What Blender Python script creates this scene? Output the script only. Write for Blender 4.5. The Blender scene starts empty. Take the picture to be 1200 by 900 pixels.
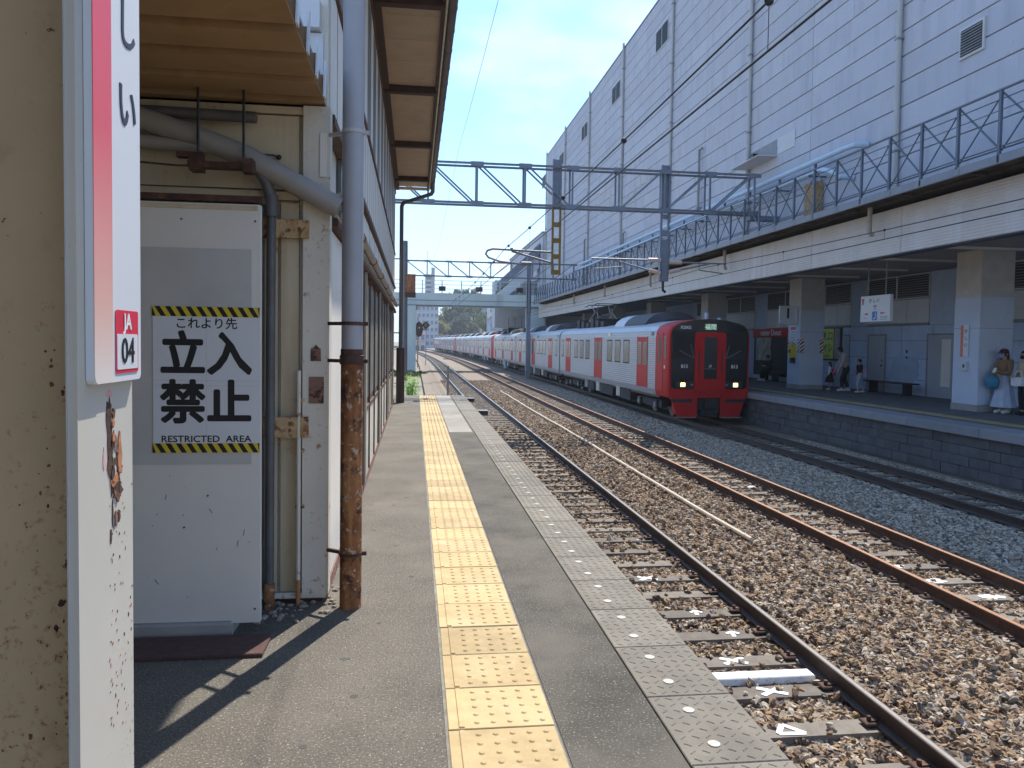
import bpy, bmesh, math, random
from mathutils import Vector, Matrix, Quaternion
random.seed(7)
S = bpy.context.scene
COL = S.collection
R = math.radians
# ------------------------------------------------------------------ camera, sky, sun, exposure
YAW, PITCH, ROLL = R(7.28670), R(2.3), .0145
fw = Vector((math.sin(YAW)*math.cos(PITCH), math.cos(YAW)*math.cos(PITCH), -math.sin(PITCH)))
r0 = Vector((math.cos(YAW), -math.sin(YAW), 0)); u0 = r0.cross(fw)
rt = math.cos(ROLL)*r0 + math.sin(ROLL)*u0; up = math.cos(ROLL)*u0 - math.sin(ROLL)*r0
cd = bpy.data.cameras.new('camera'); cam = bpy.data.objects.new('camera', cd); COL.objects.link(cam)
cd.sensor_width = 36; cd.lens = 895/1200*36; cd.shift_y = -13.396/1200; cd.clip_start = .05; cd.clip_end = 6000
cam.matrix_world = Matrix(((rt.x, up.x, -fw.x, 0), (rt.y, up.y, -fw.y, 0), (rt.z, up.z, -fw.z, 1.7), (0, 0, 0, 1)))
S.camera = cam
SUN = Vector((.379, .925, 1.44)).normalized()
W = bpy.data.worlds.new('World'); S.world = W; W.use_nodes = True
nt = W.node_tree; nt.nodes.clear(); N = nt.nodes.new; L = nt.links.new
out = N('ShaderNodeOutputWorld'); bg = N('ShaderNodeBackground'); sky = N('ShaderNodeTexSky')
sky.sky_type = 'NISHITA'; sky.sun_disc = False
sky.sun_elevation = math.asin(SUN.z); sky.sun_rotation = math.atan2(SUN.x, SUN.y)
sky.air_density = 1.0; sky.dust_density = 1.0; sky.ozone_density = .9
bg.inputs['Strength'].default_value = .12
tc = N('ShaderNodeTexCoord'); sep = N('ShaderNodeSeparateXYZ'); L(tc.outputs['Generated'], sep.inputs[0])
mp = N('ShaderNodeMapping'); mp.inputs['Scale'].default_value = (2.1, 1.6, 5.5); mp.inputs['Location'].default_value = (.35, .2, .1)
L(tc.outputs['Generated'], mp.inputs[0])
nz = N('ShaderNodeTexNoise'); nz.inputs['Scale'].default_value = 1.5; nz.inputs['Detail'].default_value = 7; nz.inputs['Roughness'].default_value = .58
L(mp.outputs[0], nz.inputs['Vector'])
cr = N('ShaderNodeValToRGB'); cr.color_ramp.elements[0].position = .50; cr.color_ramp.elements[1].position = .70
L(nz.outputs['Fac'], cr.inputs[0])
mr = N('ShaderNodeMapRange'); mr.inputs['From Min'].default_value = .0; mr.inputs['From Max'].default_value = .27
mr.inputs['To Min'].default_value = .55; mr.inputs['To Max'].default_value = .0
L(sep.outputs['Z'], mr.inputs['Value'])
ad = N('ShaderNodeMath'); ad.operation = 'MULTIPLY_ADD'; ad.inputs[1].default_value = .62; ad.use_clamp = True
L(cr.outputs[0], ad.inputs[0]); L(mr.outputs[0], ad.inputs[2])
mx = N('ShaderNodeMix'); mx.data_type = 'RGBA'; L(ad.outputs[0], mx.inputs['Factor'])
tn = N('ShaderNodeVectorMath'); tn.operation = 'MULTIPLY'; tn.inputs[1].default_value = (.76, 1.13, 1.48); L(sky.outputs[0], tn.inputs[0])
L(tn.outputs[0], mx.inputs['A']); mx.inputs['B'].default_value = (6.2, 6.6, 7.0, 1)
L(mx.outputs['Result'], bg.inputs['Color']); L(bg.outputs[0], out.inputs[0])
sl = bpy.data.lights.new('sun', 'SUN'); sl.energy = 4.9; sl.angle = R(.5); sl.color = (1, .95, .87)
so = bpy.data.objects.new('sun', sl); COL.objects.link(so)
so.rotation_euler = SUN.to_track_quat('Z', 'Y').to_euler()
S.view_settings.view_transform = 'Standard'; S.view_settings.look = 'None'
S.view_settings.exposure = .72; S.view_settings.gamma = 1
S.cycles.max_bounces = 6; S.cycles.diffuse_bounces = 4; S.cycles.glossy_bounces = 3

# ------------------------------------------------------------------ materials
MATS = {}
def M(name, col, rough=.65, metal=0., var=.12, scale=3., bump=0., bscale=60., spots=None, spots2=None, streak=None, rnd=0., spec=.4, emit=None, ribs=None, cross=None):
    if name in MATS: return MATS[name]
    m = bpy.data.materials.new(name); MATS[name] = m; m.use_nodes = True
    t = m.node_tree; n = t.nodes.new; l = t.links.new
    b = t.nodes['Principled BSDF']
    b.inputs['Roughness'].default_value = rough; b.inputs['Metallic'].default_value = metal
    b.inputs['Specular IOR Level'].default_value = spec
    co = n('ShaderNodeTexCoord').outputs['Object']
    if rnd or bump:
        oi = n('ShaderNodeObjectInfo')
        vm = n('ShaderNodeVectorMath'); vm.operation = 'MULTIPLY_ADD'
        l(oi.outputs['Random'], vm.inputs[0]); vm.inputs[1].default_value = (17, 23, 31); l(co, vm.inputs[2]); co = vm.outputs[0]
    def noise(sc, det=5, vec=None, ro=.6):
        q = n('ShaderNodeTexNoise'); q.inputs['Scale'].default_value = sc; q.inputs['Detail'].default_value = det; q.inputs['Roughness'].default_value = ro
        l(vec or co, q.inputs['Vector']); return q.outputs['Fac']
    def ramp(v, a, c):
        q = n('ShaderNodeMapRange'); q.inputs['From Min'].default_value = a; q.inputs['From Max'].default_value = c; l(v, q.inputs['Value']); return q.outputs[0]
    def mix(f, A, B):
        q = n('ShaderNodeMix'); q.data_type = 'RGBA'
        if isinstance(f, float): q.inputs['Factor'].default_value = f
        else: l(f, q.inputs['Factor'])
        for k, v in (('A', A), ('B', B)):
            if isinstance(v, tuple): q.inputs[k].default_value = (*v[:3], 1)
            else: l(v, q.inputs[k])
        return q.outputs['Result']
    d = tuple(max(0, c*(1-var)) for c in col); e = tuple(min(1, c*(1+var)) for c in col)
    c = mix(ramp(noise(scale), .3, .7), d, e)
    if rnd:
        hv = n('ShaderNodeMapRange'); hv.inputs['To Min'].default_value = 1-rnd; hv.inputs['To Max'].default_value = 1+rnd
        l(oi.outputs['Random'], hv.inputs['Value'])
        h = n('ShaderNodeVectorMath'); h.operation = 'SCALE'; l(c, h.inputs[0]); l(hv.outputs[0], h.inputs['Scale']); c = h.outputs[0]
    if streak:
        sc, colr, a, z = streak
        mp_ = n('ShaderNodeMapping'); mp_.inputs['Scale'].default_value = (sc, sc, sc*.07); l(co, mp_.inputs[0])
        f = ramp(noise(1., 4, mp_.outputs[0]), a, z); c = mix(f, c, colr)
    for sp in (spots, spots2):
        if sp:
            sc, colr, a, z = sp; c = mix(ramp(noise(sc, 6, None, .65), a, z), c, colr)
    l(c, b.inputs['Base Color'])
    hgt = noise(bscale, 3) if bump else None
    if ribs:
        ax, per, dep = ribs
        w = n('ShaderNodeTexWave'); w.bands_direction = ax; w.inputs['Scale'].default_value = .314159/per*10/math.pi/ .1 * .1 * .5/.5
        w.inputs['Scale'].default_value = 2*math.pi/per/20
        l(n('ShaderNodeTexCoord').outputs['Object'], w.inputs['Vector']); hgt = w.outputs['Fac']; bump = dep
    if hgt is not None:
        bp = n('ShaderNodeBump'); bp.inputs['Strength'].default_value = 1.; bp.inputs['Distance'].default_value = bump; l(hgt, bp.inputs['Height'])
        l(bp.outputs[0], b.inputs['Normal'])
    if emit:
        b.inputs['Emission Color'].default_value = (*emit[:3], 1); b.inputs['Emission Strength'].default_value = emit[3]
    return m
RUST = (.16, .05, .018); DRUST = (.045, .02, .012)
m_asph = M('asphalt', (.115, .101, .081), .9, var=.28, scale=1.5, bump=.006, bscale=150, spots=(95, (.42, .38, .32), .56, .67), spots2=(70, (.055, .047, .04), .54, .66))
m_tile = M('tactile_yellow', (.42, .305, .15), .8, var=.14, scale=9, bump=.001, bscale=200, rnd=.2, spots=(14, (.44, .35, .2), .56, .8), spots2=(2.2, (.50, .38, .21), .5, .75))
m_slab = M('edge_slab', (.165, .146, .118), .85, var=.18, scale=5, bump=.003, bscale=150, rnd=.10, spots=(8, (.13, .12, .09), .58, .8))
m_conc = M('concrete', (.32, .31, .29), .9, var=.16, scale=2.2, bump=.003, bscale=60, spots=(5, (.2, .19, .17), .6, .8))
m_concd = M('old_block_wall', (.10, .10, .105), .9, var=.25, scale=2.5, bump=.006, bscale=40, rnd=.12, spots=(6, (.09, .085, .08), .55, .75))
m_sleeper = M('sleeper', (.15, .128, .105), .9, var=.22, scale=9, bump=.004, bscale=60, rnd=.22, spots=(12, (.12, .08, .055), .55, .72), spots2=(3, (.19, .16, .125), .5, .8))
m_bed = M('ballast_bed', (.21, .165, .12), .95, var=.45, scale=22, bump=.03, bscale=18, spots=(30, (.36, .31, .25), .58, .66), spots2=(26, (.06, .05, .045), .6, .7))
m_railr = M('rail_rust', (.085, .042, .025), .8, var=.3, scale=12, spots=(25, (.15, .07, .035), .55, .75))
m_raild = M('rail_dark', (.055, .035, .028), .6, var=.2, scale=12)
m_railtop = M('rail_top', (.42, .39, .37), .3, .85, var=.1, scale=20)
m_railtopr = M('rail_top_rusty', (.25, .12, .06), .6, .2, var=.15, scale=20)
m_white = M('white_paint', (.72, .68, .61), .55, var=.05, scale=2, spots=(7, (.45, .36, .25), .68, .85))
m_white2 = M('white_mark', (.75, .74, .71), .7, var=.08, scale=20, spots=(18, (.4, .36, .3), .56, .7))
m_cream = M('cream_wall', (.52, .44, .31), .7, var=.10, scale=1.4, streak=(5, (.34, .23, .11), .5, .75), spots=(9, (.30, .16, .06), .62, .75))
m_creamw = M('pale_wall', (.63, .59, .51), .65, var=.08, scale=2, streak=(6, (.42, .31, .18), .52, .8), spots=(11, (.30, .16, .07), .63, .72))
m_panel = M('door_paint', (.63, .60, .555), .5, var=.05, scale=1.3, spots=(30, (.16, .12, .09), .74, .78))
m_sheet = M('grey_sheet', (.45, .44, .42), .6, var=.09, scale=2.5)
m_deckb = M('deck_brown', (.33, .205, .10), .65, var=.13, scale=2, streak=(4, (.24, .13, .05), .5, .8))
m_web = M('column_paint', (.50, .37, .22), .6, var=.10, scale=2.5, spots=(38, (.13, .05, .02), .675, .70), spots2=(9, (.40, .27, .14), .58, .8))
m_flange = M('flange_paint', (.50, .475, .42), .5, var=.05, scale=3, spots=(60, (.30, .13, .05), .70, .74), streak=(12, (.55, .48, .36), .6, .85))
m_gpaint = M('grey_paint', (.42, .41, .40), .55, var=.1, scale=6)
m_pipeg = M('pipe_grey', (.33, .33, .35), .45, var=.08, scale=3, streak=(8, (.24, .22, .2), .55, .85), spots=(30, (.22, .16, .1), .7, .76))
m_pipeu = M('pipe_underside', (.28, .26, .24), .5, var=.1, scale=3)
m_slate = M('pipe_slate', (.10, .10, .11), .5, var=.1, scale=4)
m_piped = M('pipe_dark', (.10, .095, .095), .5, var=.2, scale=6, spots=(10, (.16, .07, .04), .6, .75))
m_rust = M('rusty_pipe', (.23, .085, .03), .9, var=.45, scale=9, bump=.004, bscale=70, spots=(26, (.42, .33, .24), .575, .63), spots2=(11, (.055, .024, .014), .53, .64), streak=(14, (.40, .19, .07), .48, .68))
m_rustd = M('rust_dark', (.07, .035, .025), .85, var=.4, scale=14, bump=.002, bscale=90, spots=(10, (.2, .09, .04), .55, .7))
m_rusto = M('rust_orange', (.40, .17, .08), .85, var=.25, scale=40)
m_rustp = M('rust_plate', (.46, .32, .17), .8, var=.25, scale=12, spots=(20, (.13, .05, .02), .52, .60), spots2=(9, (.34, .18, .07), .5, .65))
m_rustpk = M('rust_primer', (.24, .13, .10), .85, var=.15, scale=10, spots=(20, (.07, .035, .025), .52, .60))
m_brown = M('brown_trim', (.10, .055, .035), .7, var=.3, scale=8, spots=(10, (.28, .15, .07), .6, .75))
m_brownd = M('rafter_brown', (.055, .032, .028), .7, var=.2, scale=6)
m_soffit = M('soffit_board', (.44, .34, .25), .8, var=.1, scale=3, rnd=.06)
m_glass = M('window_glass', (.03, .028, .026), .55, var=.2, scale=1, spec=.12)
m_glassd = M('dim_glass', (.11, .115, .11), .2, var=.2, scale=1, spec=.6)
m_gutter = M('gutter_brown', (.115, .10, .10), .55, var=.15, scale=5)
m_black = M('black_paint', (.015, .015, .017), .45, var=.2, scale=5)
m_blk2 = M('underframe_dark', (.03, .03, .032), .7, var=.3, scale=4)
m_grey = M('box_grey', (.25, .25, .25), .6, var=.15, scale=4)
m_wallb = M('building_panel', (.47, .49, .545), .75, var=.06, scale=.9, rnd=.05, streak=(2.2, (.36, .37, .42), .50, .85), spots=(.9, (.44, .44, .44), .58, .75), spots2=(7, (.30, .31, .34), .66, .72))
m_wallgap = M('building_joint', (.20, .215, .25), .9)
m_fascia = M('fascia_siding', (.62, .575, .53), .6, var=.07, scale=1.5, streak=(2.4, (.68, .67, .67), .52, .8), ribs=('Z', .07, .008), rnd=.03)
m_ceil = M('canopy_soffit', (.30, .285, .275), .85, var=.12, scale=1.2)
m_colm = M('column_concrete', (.50, .55, .64), .8, var=.06, scale=1.5, spots=(3, (.38, .37, .36), .62, .85))
m_colt = M('column_top_concrete', (.52, .49, .45), .85, var=.1, scale=3, spots=(4, (.4, .38, .35), .6, .8))
m_rwall = M('concourse_wall', (.42, .51, .65), .75, var=.08, scale=1.5, spots=(1.2, (.31, .38, .49), .58, .75), rnd=.05)
m_rpanel = M('louvre_panel', (.55, .56, .57), .6, var=.05, scale=2)
m_steel = M('gantry_steel', (.18, .205, .255), .5, .3, var=.12, scale=4, spots=(9, (.15, .10, .07), .64, .8))
m_steelu = M('gantry_chord', (.16, .165, .18), .5, .3, var=.12, scale=4, spots=(9, (.18, .11, .07), .62, .8))
m_yel = M('post_yellow', (.21, .13, .015), .6, var=.15, scale=6, spots=(9, (.14, .10, .05), .62, .75))
m_rail_g = M('railing_steel', (.12, .145, .19), .5, .4, var=.1, scale=5)
m_chan = M('walkway_channel', (.22, .23, .255), .5, .3, var=.1, scale=3)
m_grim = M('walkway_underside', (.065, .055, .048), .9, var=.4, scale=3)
m_bluep = M('blue_pipe', (.45, .58, .70), .45, var=.05, scale=3)
m_wire = M('wire', (.02, .02, .022), .5)
m_ins = M('insulator', (.60, .46, .38), .3, var=.05, scale=8)
m_silver = M('train_silver', (.37, .375, .39), .45, .35, var=.05, scale=.8, ribs=('Z', .085, .006))
m_roof = M('train_roof', (.40, .41, .43), .4, .3, var=.06, scale=1)
m_acg = M('ac_cover', (.035, .035, .04), .6, .0, var=.1, scale=2)
m_acl = M('ac_cover_side', (.50, .50, .50), .45, .3, var=.08, scale=2)
m_red = M('train_red', (.47, .018, .018), .5, var=.05, scale=1, spec=.15)
m_mask = M('front_mask', (.008, .009, .012), .2, spec=.25)
m_tglass = M('train_glass', (.035, .042, .04), .12, spec=.35, var=.2, scale=1)
m_lamp = M('headlight', (.9, .7, .3), .3, emit=(1, .70, .25, 2.2))
m_led = M('destination_led', (.5, .7, .5), .4, emit=(.65, .95, .7, .22))
m_lblk = M('print_black', (.012, .012, .014), .5)
m_lwht = M('print_white', (.75, .75, .75), .5)
m_lnavy = M('print_navy', (.03, .035, .06), .5)
m_signw = M('sign_white', (.60, .615, .64), .35, var=.02, scale=2)
m_signr = M('sign_red', (.60, .03, .06), .4)
m_blue = M('sign_blue', (.03, .13, .50), .4)
m_hazy = M('hazard_yellow', (.62, .47, .03), .5, var=.05, scale=8)
m_lime = M('board_yellow', (.52, .56, .05), .4)
m_mat = M('brown_mat', (.085, .045, .038), .95, var=.2, scale=20, bump=.003, bscale=120)
m_bridge = M('bridge_green', (.58, .68, .66), .5, var=.06, scale=.6, streak=(.5, (.34, .40, .38), .55, .9))
m_skin = M('skin', (.50, .30, .21), .55, var=.04, scale=9)
m_hair = M('hair', (.012, .010, .010), .5)
m_trunk = M('bark', (.09, .065, .045), .9, var=.3, scale=4)
def leafmat(name, col, sc_=.35):
    m = M(name, col, .6, var=.35, scale=sc_); t = m.node_tree; b = t.nodes['Principled BSDF']; o = t.nodes['Material Output']
    tr = t.nodes.new('ShaderNodeBsdfTranslucent'); ms = t.nodes.new('ShaderNodeMixShader'); ms.inputs[0].default_value = .45
    src = b.inputs['Base Color'].links[0].from_socket; t.links.new(src, tr.inputs[0])
    t.links.new(b.outputs[0], ms.inputs[1]); t.links.new(tr.outputs[0], ms.inputs[2]); t.links.new(ms.outputs[0], o.inputs[0]); return m
m_leafs = [leafmat('leaf_green', (.11, .15, .055)), leafmat('leaf_olive', (.19, .17, .09)), leafmat('leaf_dark', (.085, .115, .075)), leafmat('leaf_yellow', (.28, .26, .10))]
m_weed = leafmat('weed_leaf', (.20, .46, .04), 6)
m_grass = M('grass_leaf', (.13, .15, .05), .7, var=.3, scale=3)
def rustify(m, axis, e0, e1, lo, hi, sc_, z0=None, z1=None):   # rust that thickens towards a worn edge, soft brown halo round a dark core
    t = m.node_tree; n = t.nodes.new; l = t.links.new; b = t.nodes['Principled BSDF']; base = b.inputs['Base Color'].links[0].from_socket
    co = n('ShaderNodeTexCoord').outputs['Object']; s = n('ShaderNodeSeparateXYZ'); l(co, s.inputs[0])
    g = n('ShaderNodeMapRange'); l(s.outputs[axis], g.inputs['Value']); g.inputs['From Min'].default_value = e0; g.inputs['From Max'].default_value = e1; g.inputs['To Min'].default_value = lo; g.inputs['To Max'].default_value = hi
    v = g.outputs[0]
    if z0 is not None:
        q = n('ShaderNodeMapRange'); l(s.outputs[2], q.inputs['Value']); q.inputs['From Min'].default_value = z0; q.inputs['From Max'].default_value = z1; q.inputs['To Min'].default_value = 0; q.inputs['To Max'].default_value = -.12
        w = n('ShaderNodeMath'); l(v, w.inputs[0]); l(q.outputs[0], w.inputs[1]); v = w.outputs[0]
    nz_ = n('ShaderNodeTexNoise'); nz_.inputs['Scale'].default_value = sc_; nz_.inputs['Detail'].default_value = 7; nz_.inputs['Roughness'].default_value = .68; l(co, nz_.inputs['Vector'])
    ad_ = n('ShaderNodeMath'); l(nz_.outputs['Fac'], ad_.inputs[0]); l(v, ad_.inputs[1])
    for a0, a1, col in ((.60, .74, (.34, .19, .08)), (.69, .73, (.13, .05, .02)), (.76, .80, (.05, .022, .014))):
        f = n('ShaderNodeMapRange'); f.inputs['From Min'].default_value = a0; f.inputs['From Max'].default_value = a1; l(ad_.outputs[0], f.inputs['Value'])
        mm = n('ShaderNodeMix'); mm.data_type = 'RGBA'; l(f.outputs[0], mm.inputs['Factor']); l(base, mm.inputs['A']); mm.inputs['B'].default_value = (*col, 1); base = mm.outputs['Result']
    l(base, b.inputs['Base Color'])
rustify(m_web, 0, -.12, .13, -.02, .125, 62, 1.2, 2.0)
rustify(m_flange, 1, -.04, .12, -.06, .055, 95, 1.0, 1.7)
rustify(m_creamw, 2, .25, -.05, .0, .12, 30)
# stripe gradient on the pillar sign: print, red at the top to pale pink below
def grad_mat():
    m = M('stripe_print', (.7, .1, .1), .35); t = m.node_tree; b = t.nodes['Principled BSDF']
    c = t.nodes.new('ShaderNodeTexCoord'); s = t.nodes.new('ShaderNodeSeparateXYZ'); r = t.nodes.new('ShaderNodeValToRGB')
    g = t.nodes.new('ShaderNodeMapRange'); g.inputs['From Min'].default_value = 0; g.inputs['From Max'].default_value = 1.05
    t.links.new(c.outputs['Object'], s.inputs[0]); t.links.new(s.outputs['Z'], g.inputs['Value']); t.links.new(g.outputs[0], r.inputs[0])
    r.color_ramp.elements[0].color = (.66, .60, .56, 1); r.color_ramp.elements[1].color = (.62, .025, .09, 1)
    e = r.color_ramp.elements.new(.12); e.color = (.66, .40, .34, 1); e = r.color_ramp.elements.new(.42); e.color = (.66, .10, .13, 1)
    t.links.new(r.outputs[0], b.inputs['Base Color']); return m
m_stripe = grad_mat()

# ------------------------------------------------------------------ mesh helpers
ORG = {}
class MB:
    def __init__(s): s.v = []; s.f = []; s.m = []
    def add(s, vs, fs, mi=0):
        o = len(s.v); s.v += [tuple(p) for p in vs]
        for f in fs: s.f.append(tuple(i+o for i in f)); s.m.append(mi)
        return s
    def box(s, x0, x1, y0, y1, z0, z1, mi=0):
        return s.add([(x0,y0,z0),(x1,y0,z0),(x1,y1,z0),(x0,y1,z0),(x0,y0,z1),(x1,y0,z1),(x1,y1,z1),(x0,y1,z1)],
                     [(0,3,2,1),(4,5,6,7),(0,1,5,4),(1,2,6,5),(2,3,7,6),(3,0,4,7)], mi)
    def cbox(s, x0, x1, y0, y1, z0, z1, c=.004, mi=0):   # box with chamfered top edges
        return s.add([(x0,y0,z0),(x1,y0,z0),(x1,y1,z0),(x0,y1,z0),(x0,y0,z1-c),(x1,y0,z1-c),(x1,y1,z1-c),(x0,y1,z1-c),
                      (x0+c,y0+c,z1),(x1-c,y0+c,z1),(x1-c,y1-c,z1),(x0+c,y1-c,z1)],
                     [(0,3,2,1),(0,1,5,4),(1,2,6,5),(2,3,7,6),(3,0,4,7),(4,5,9,8),(5,6,10,9),(6,7,11,10),(7,4,8,11),(8,9,10,11)], mi)
    def bar(s, p, q, w, h=None, upv=(0,0,1), mi=0):
        p = Vector(p); q = Vector(q); h = h or w; d = (q-p).normalized(); u = Vector(upv)
        if abs(d.dot(u)) > .98: u = Vector((1,0,0))
        a = d.cross(u).normalized(); b = a.cross(d).normalized()
        vs = []
        for c in (p, q):
            for i, j in ((-1,-1),(1,-1),(1,1),(-1,1)): vs.append(c + a*(i*w/2) + b*(j*h/2))
        return s.add(vs, [(0,1,2,3),(7,6,5,4),(0,4,5,1),(1,5,6,2),(2,6,7,3),(3,7,4,0)], mi)
    def tube(s, pts, r, n=10, mi=0, caps=True):
        pts = [Vector(p) for p in pts]; k = len(pts); rr = r if isinstance(r, (list, tuple)) else [r]*k
        base = None; rings = []
        for i, p in enumerate(pts):
            d = ((pts[min(i+1,k-1)]-p).normalized() + (p-pts[max(i-1,0)]).normalized()).normalized()
            if base is None:
                base = d.orthogonal().normalized()
            base = (base - d*base.dot(d)).normalized(); b2 = d.cross(base)
            rings.append([p + (base*math.cos(t*2*math.pi/n) + b2*math.sin(t*2*math.pi/n))*rr[i] for t in range(n)])
        vs = [v for g in rings for v in g]; fs = []
        for i in range(k-1):
            for t in range(n): fs.append((i*n+t, i*n+(t+1)%n, (i+1)*n+(t+1)%n, (i+1)*n+t))
        if caps: fs += [tuple(reversed(range(n))), tuple((k-1)*n+t for t in range(n))]
        return s.add(vs, fs, mi)
    def loft(s, loops, mi=0, cap0=True, cap1=True):
        n = len(loops[0]); vs = [p for l in loops for p in l]; fs = []
        for i in range(len(loops)-1):
            for t in range(n): fs.append((i*n+t, i*n+(t+1)%n, (i+1)*n+(t+1)%n, (i+1)*n+t))
        if cap0: fs.append(tuple(reversed(range(n))))
        if cap1: fs.append(tuple((len(loops)-1)*n+t for t in range(n)))
        return s.add(vs, fs, mi)
    def prism(s, poly, ax, a, b, mi=0):   # poly of 2-D points extruded along axis ax from a to b
        def P(p, t): return (t,p[0],p[1]) if ax == 'x' else ((p[0],t,p[1]) if ax == 'y' else (p[0],p[1],t))
        return s.loft([[P(p,a) for p in poly], [P(p,b) for p in poly]], mi)
    def ball(s, c, r, n=8, m=6, mi=0, sx=1, sy=1, sz=1):
        vs = [(c[0],c[1],c[2]-r*sz)]
        for i in range(1, m):
            a = -math.pi/2+math.pi*i/m
            for j in range(n): vs.append((c[0]+r*sx*math.cos(a)*math.cos(2*math.pi*j/n), c[1]+r*sy*math.cos(a)*math.sin(2*math.pi*j/n), c[2]+r*sz*math.sin(a)))
        vs.append((c[0],c[1],c[2]+r*sz)); fs = []
        for j in range(n): fs.append((0, 1+(j+1)%n, 1+j)); fs.append((len(vs)-1, 1+(m-2)*n+j, 1+(m-2)*n+(j+1)%n))
        for i in range(m-2):
            for j in range(n): fs.append((1+i*n+j, 1+i*n+(j+1)%n, 1+(i+1)*n+(j+1)%n, 1+(i+1)*n+j))
        return s.add(vs, fs, mi)
    def mesh(s, name, org=(0,0,0)):
        me = bpy.data.meshes.new(name); o = org
        me.from_pydata([(x-o[0],y-o[1],z-o[2]) for x,y,z in s.v], [], s.f); me.update()
        bm = bmesh.new(); bm.from_mesh(me); bmesh.ops.recalc_face_normals(bm, faces=bm.faces); bm.to_mesh(me); bm.free()
        return me
    def build(s, name, mats, parent=None, org=None, smooth=False, world=True):
        w = Vector(ORG.get(parent.name, (0,0,0))) if parent else Vector((0,0,0))
        o = Vector(org) if org is not None else (w if parent else Vector((0,0,0)))
        me = s.mesh(name, o if world else (0,0,0))
        for m in (mats if isinstance(mats, (list, tuple)) else [mats]): me.materials.append(m)
        if len(set(s.m)) > 1: me.polygons.foreach_set('material_index', s.m)
        if smooth:
            me.polygons.foreach_set('use_smooth', [True]*len(me.polygons))
            me.set_sharp_from_angle(angle=R(40)) if hasattr(me, 'set_sharp_from_angle') else None
        ob = bpy.data.objects.new(name, me); COL.objects.link(ob)
        ob.location = o - w; ORG[ob.name] = tuple(o)
        if parent: ob.parent = parent
        return ob
def inst(me, name, loc, parent=None, rotz=0):
    ob = bpy.data.objects.new(name, me); COL.objects.link(ob)
    w = Vector(ORG.get(parent.name, (0,0,0))) if parent else Vector((0,0,0))
    ob.location = Vector(loc)-w; ob.rotation_euler = (0,0,rotz); ORG[ob.name] = tuple(loc)
    if parent: ob.parent = parent
    return ob
def tag(o, label, cat, group=None):
    o['label'] = label; o['category'] = cat
    if group: o['group'] = group
    return o
def thing(name, label, cat, loc=(0,0,0), group=None):
    o = bpy.data.objects.new(name, None); COL.objects.link(o); o.location = loc; ORG[o.name] = tuple(loc)
    o.empty_display_size = .2
    return tag(o, label, cat, group)
def struct(o, kind='structure'):
    o['kind'] = kind; return o
def copy_tree(o, parent=None):
    c = o.copy(); COL.objects.link(c); ORG[c.name] = ORG.get(o.name, (0,0,0))
    if parent: c.parent = parent
    for ch in list(o.children): copy_tree(ch, c)
    return c
DIRS = {'-Y': ((1,0,0),(0,0,1),(0,-1,0)), '+X': ((0,1,0),(0,0,1),(1,0,0)), '-X': ((0,-1,0),(0,0,1),(-1,0,0)), '+Z': ((1,0,0),(0,1,0),(0,0,1))}
def text(body, size, loc, face, mat, parent, bold=0., name='lettering', sx=1., align='CENTER', rot=0., gap=1., line=1.):
    c = bpy.data.curves.new(name, 'FONT'); c.body = body; c.size = size; c.extrude = .0008
    c.align_x = align; c.align_y = 'CENTER'; c.space_character = gap; c.space_line = line; c.resolution_u = 3
    t = bpy.data.objects.new(name, c); COL.objects.link(t)
    dg = bpy.context.evaluated_depsgraph_get(); me = bpy.data.meshes.new_from_object(t.evaluated_get(dg))
    bpy.data.objects.remove(t)
    if bold:   # heavier strokes: copies nudged round a small circle, each a hair deeper than the last
        vs = [v.co.copy() for v in me.vertices]; fs = [tuple(p.vertices) for p in me.polygons]; k = 10 if size > .15 and bold > .02 else 5
        V, Fc = [], []
        for q in range(k+1):
            a_ = 2*math.pi*q/k; dx, dy = (0, 0) if q == k else (bold*size*math.cos(a_), bold*size*math.sin(a_)); o_ = len(V)
            V += [(v.x+dx, v.y+dy, v.z-q*.00006) for v in vs]; Fc += [tuple(i+o_ for i in f) for f in fs]
        me = bpy.data.meshes.new(name); me.from_pydata(V, [], Fc); me.update()
    me.name = name; me.materials.clear(); me.materials.append(mat)
    rr, uu, nn = (Vector(v) for v in DIRS[face])
    for v in me.vertices:
        x, y = v.co.x*sx, v.co.y
        x, y = x*math.cos(rot)-y*math.sin(rot), x*math.sin(rot)+y*math.cos(rot)
        v.co = rr*x + uu*y + nn*v.co.z
    return inst(me, name, loc, parent)
def jag(cx, cy, w, h, n=14, seed=0, j=.35):
    rr = random.Random(seed); return [(cx+w*math.cos(2*math.pi*i/n)*(1-j+2*j*rr.random()), cy+h*math.sin(2*math.pi*i/n)*(1-j+2*j*rr.random())) for i in range(n)]
def off(y): return -2.2e-4*max(0., y-80)**2          # the gentle left curve of the line
def head(y): return math.atan(4.4e-4*max(0., y-80))   # its heading to the left
RZ = -1.05                                          # rail top
PX0, PX1 = 1.55, 11.92                              # the two platform edges

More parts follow.
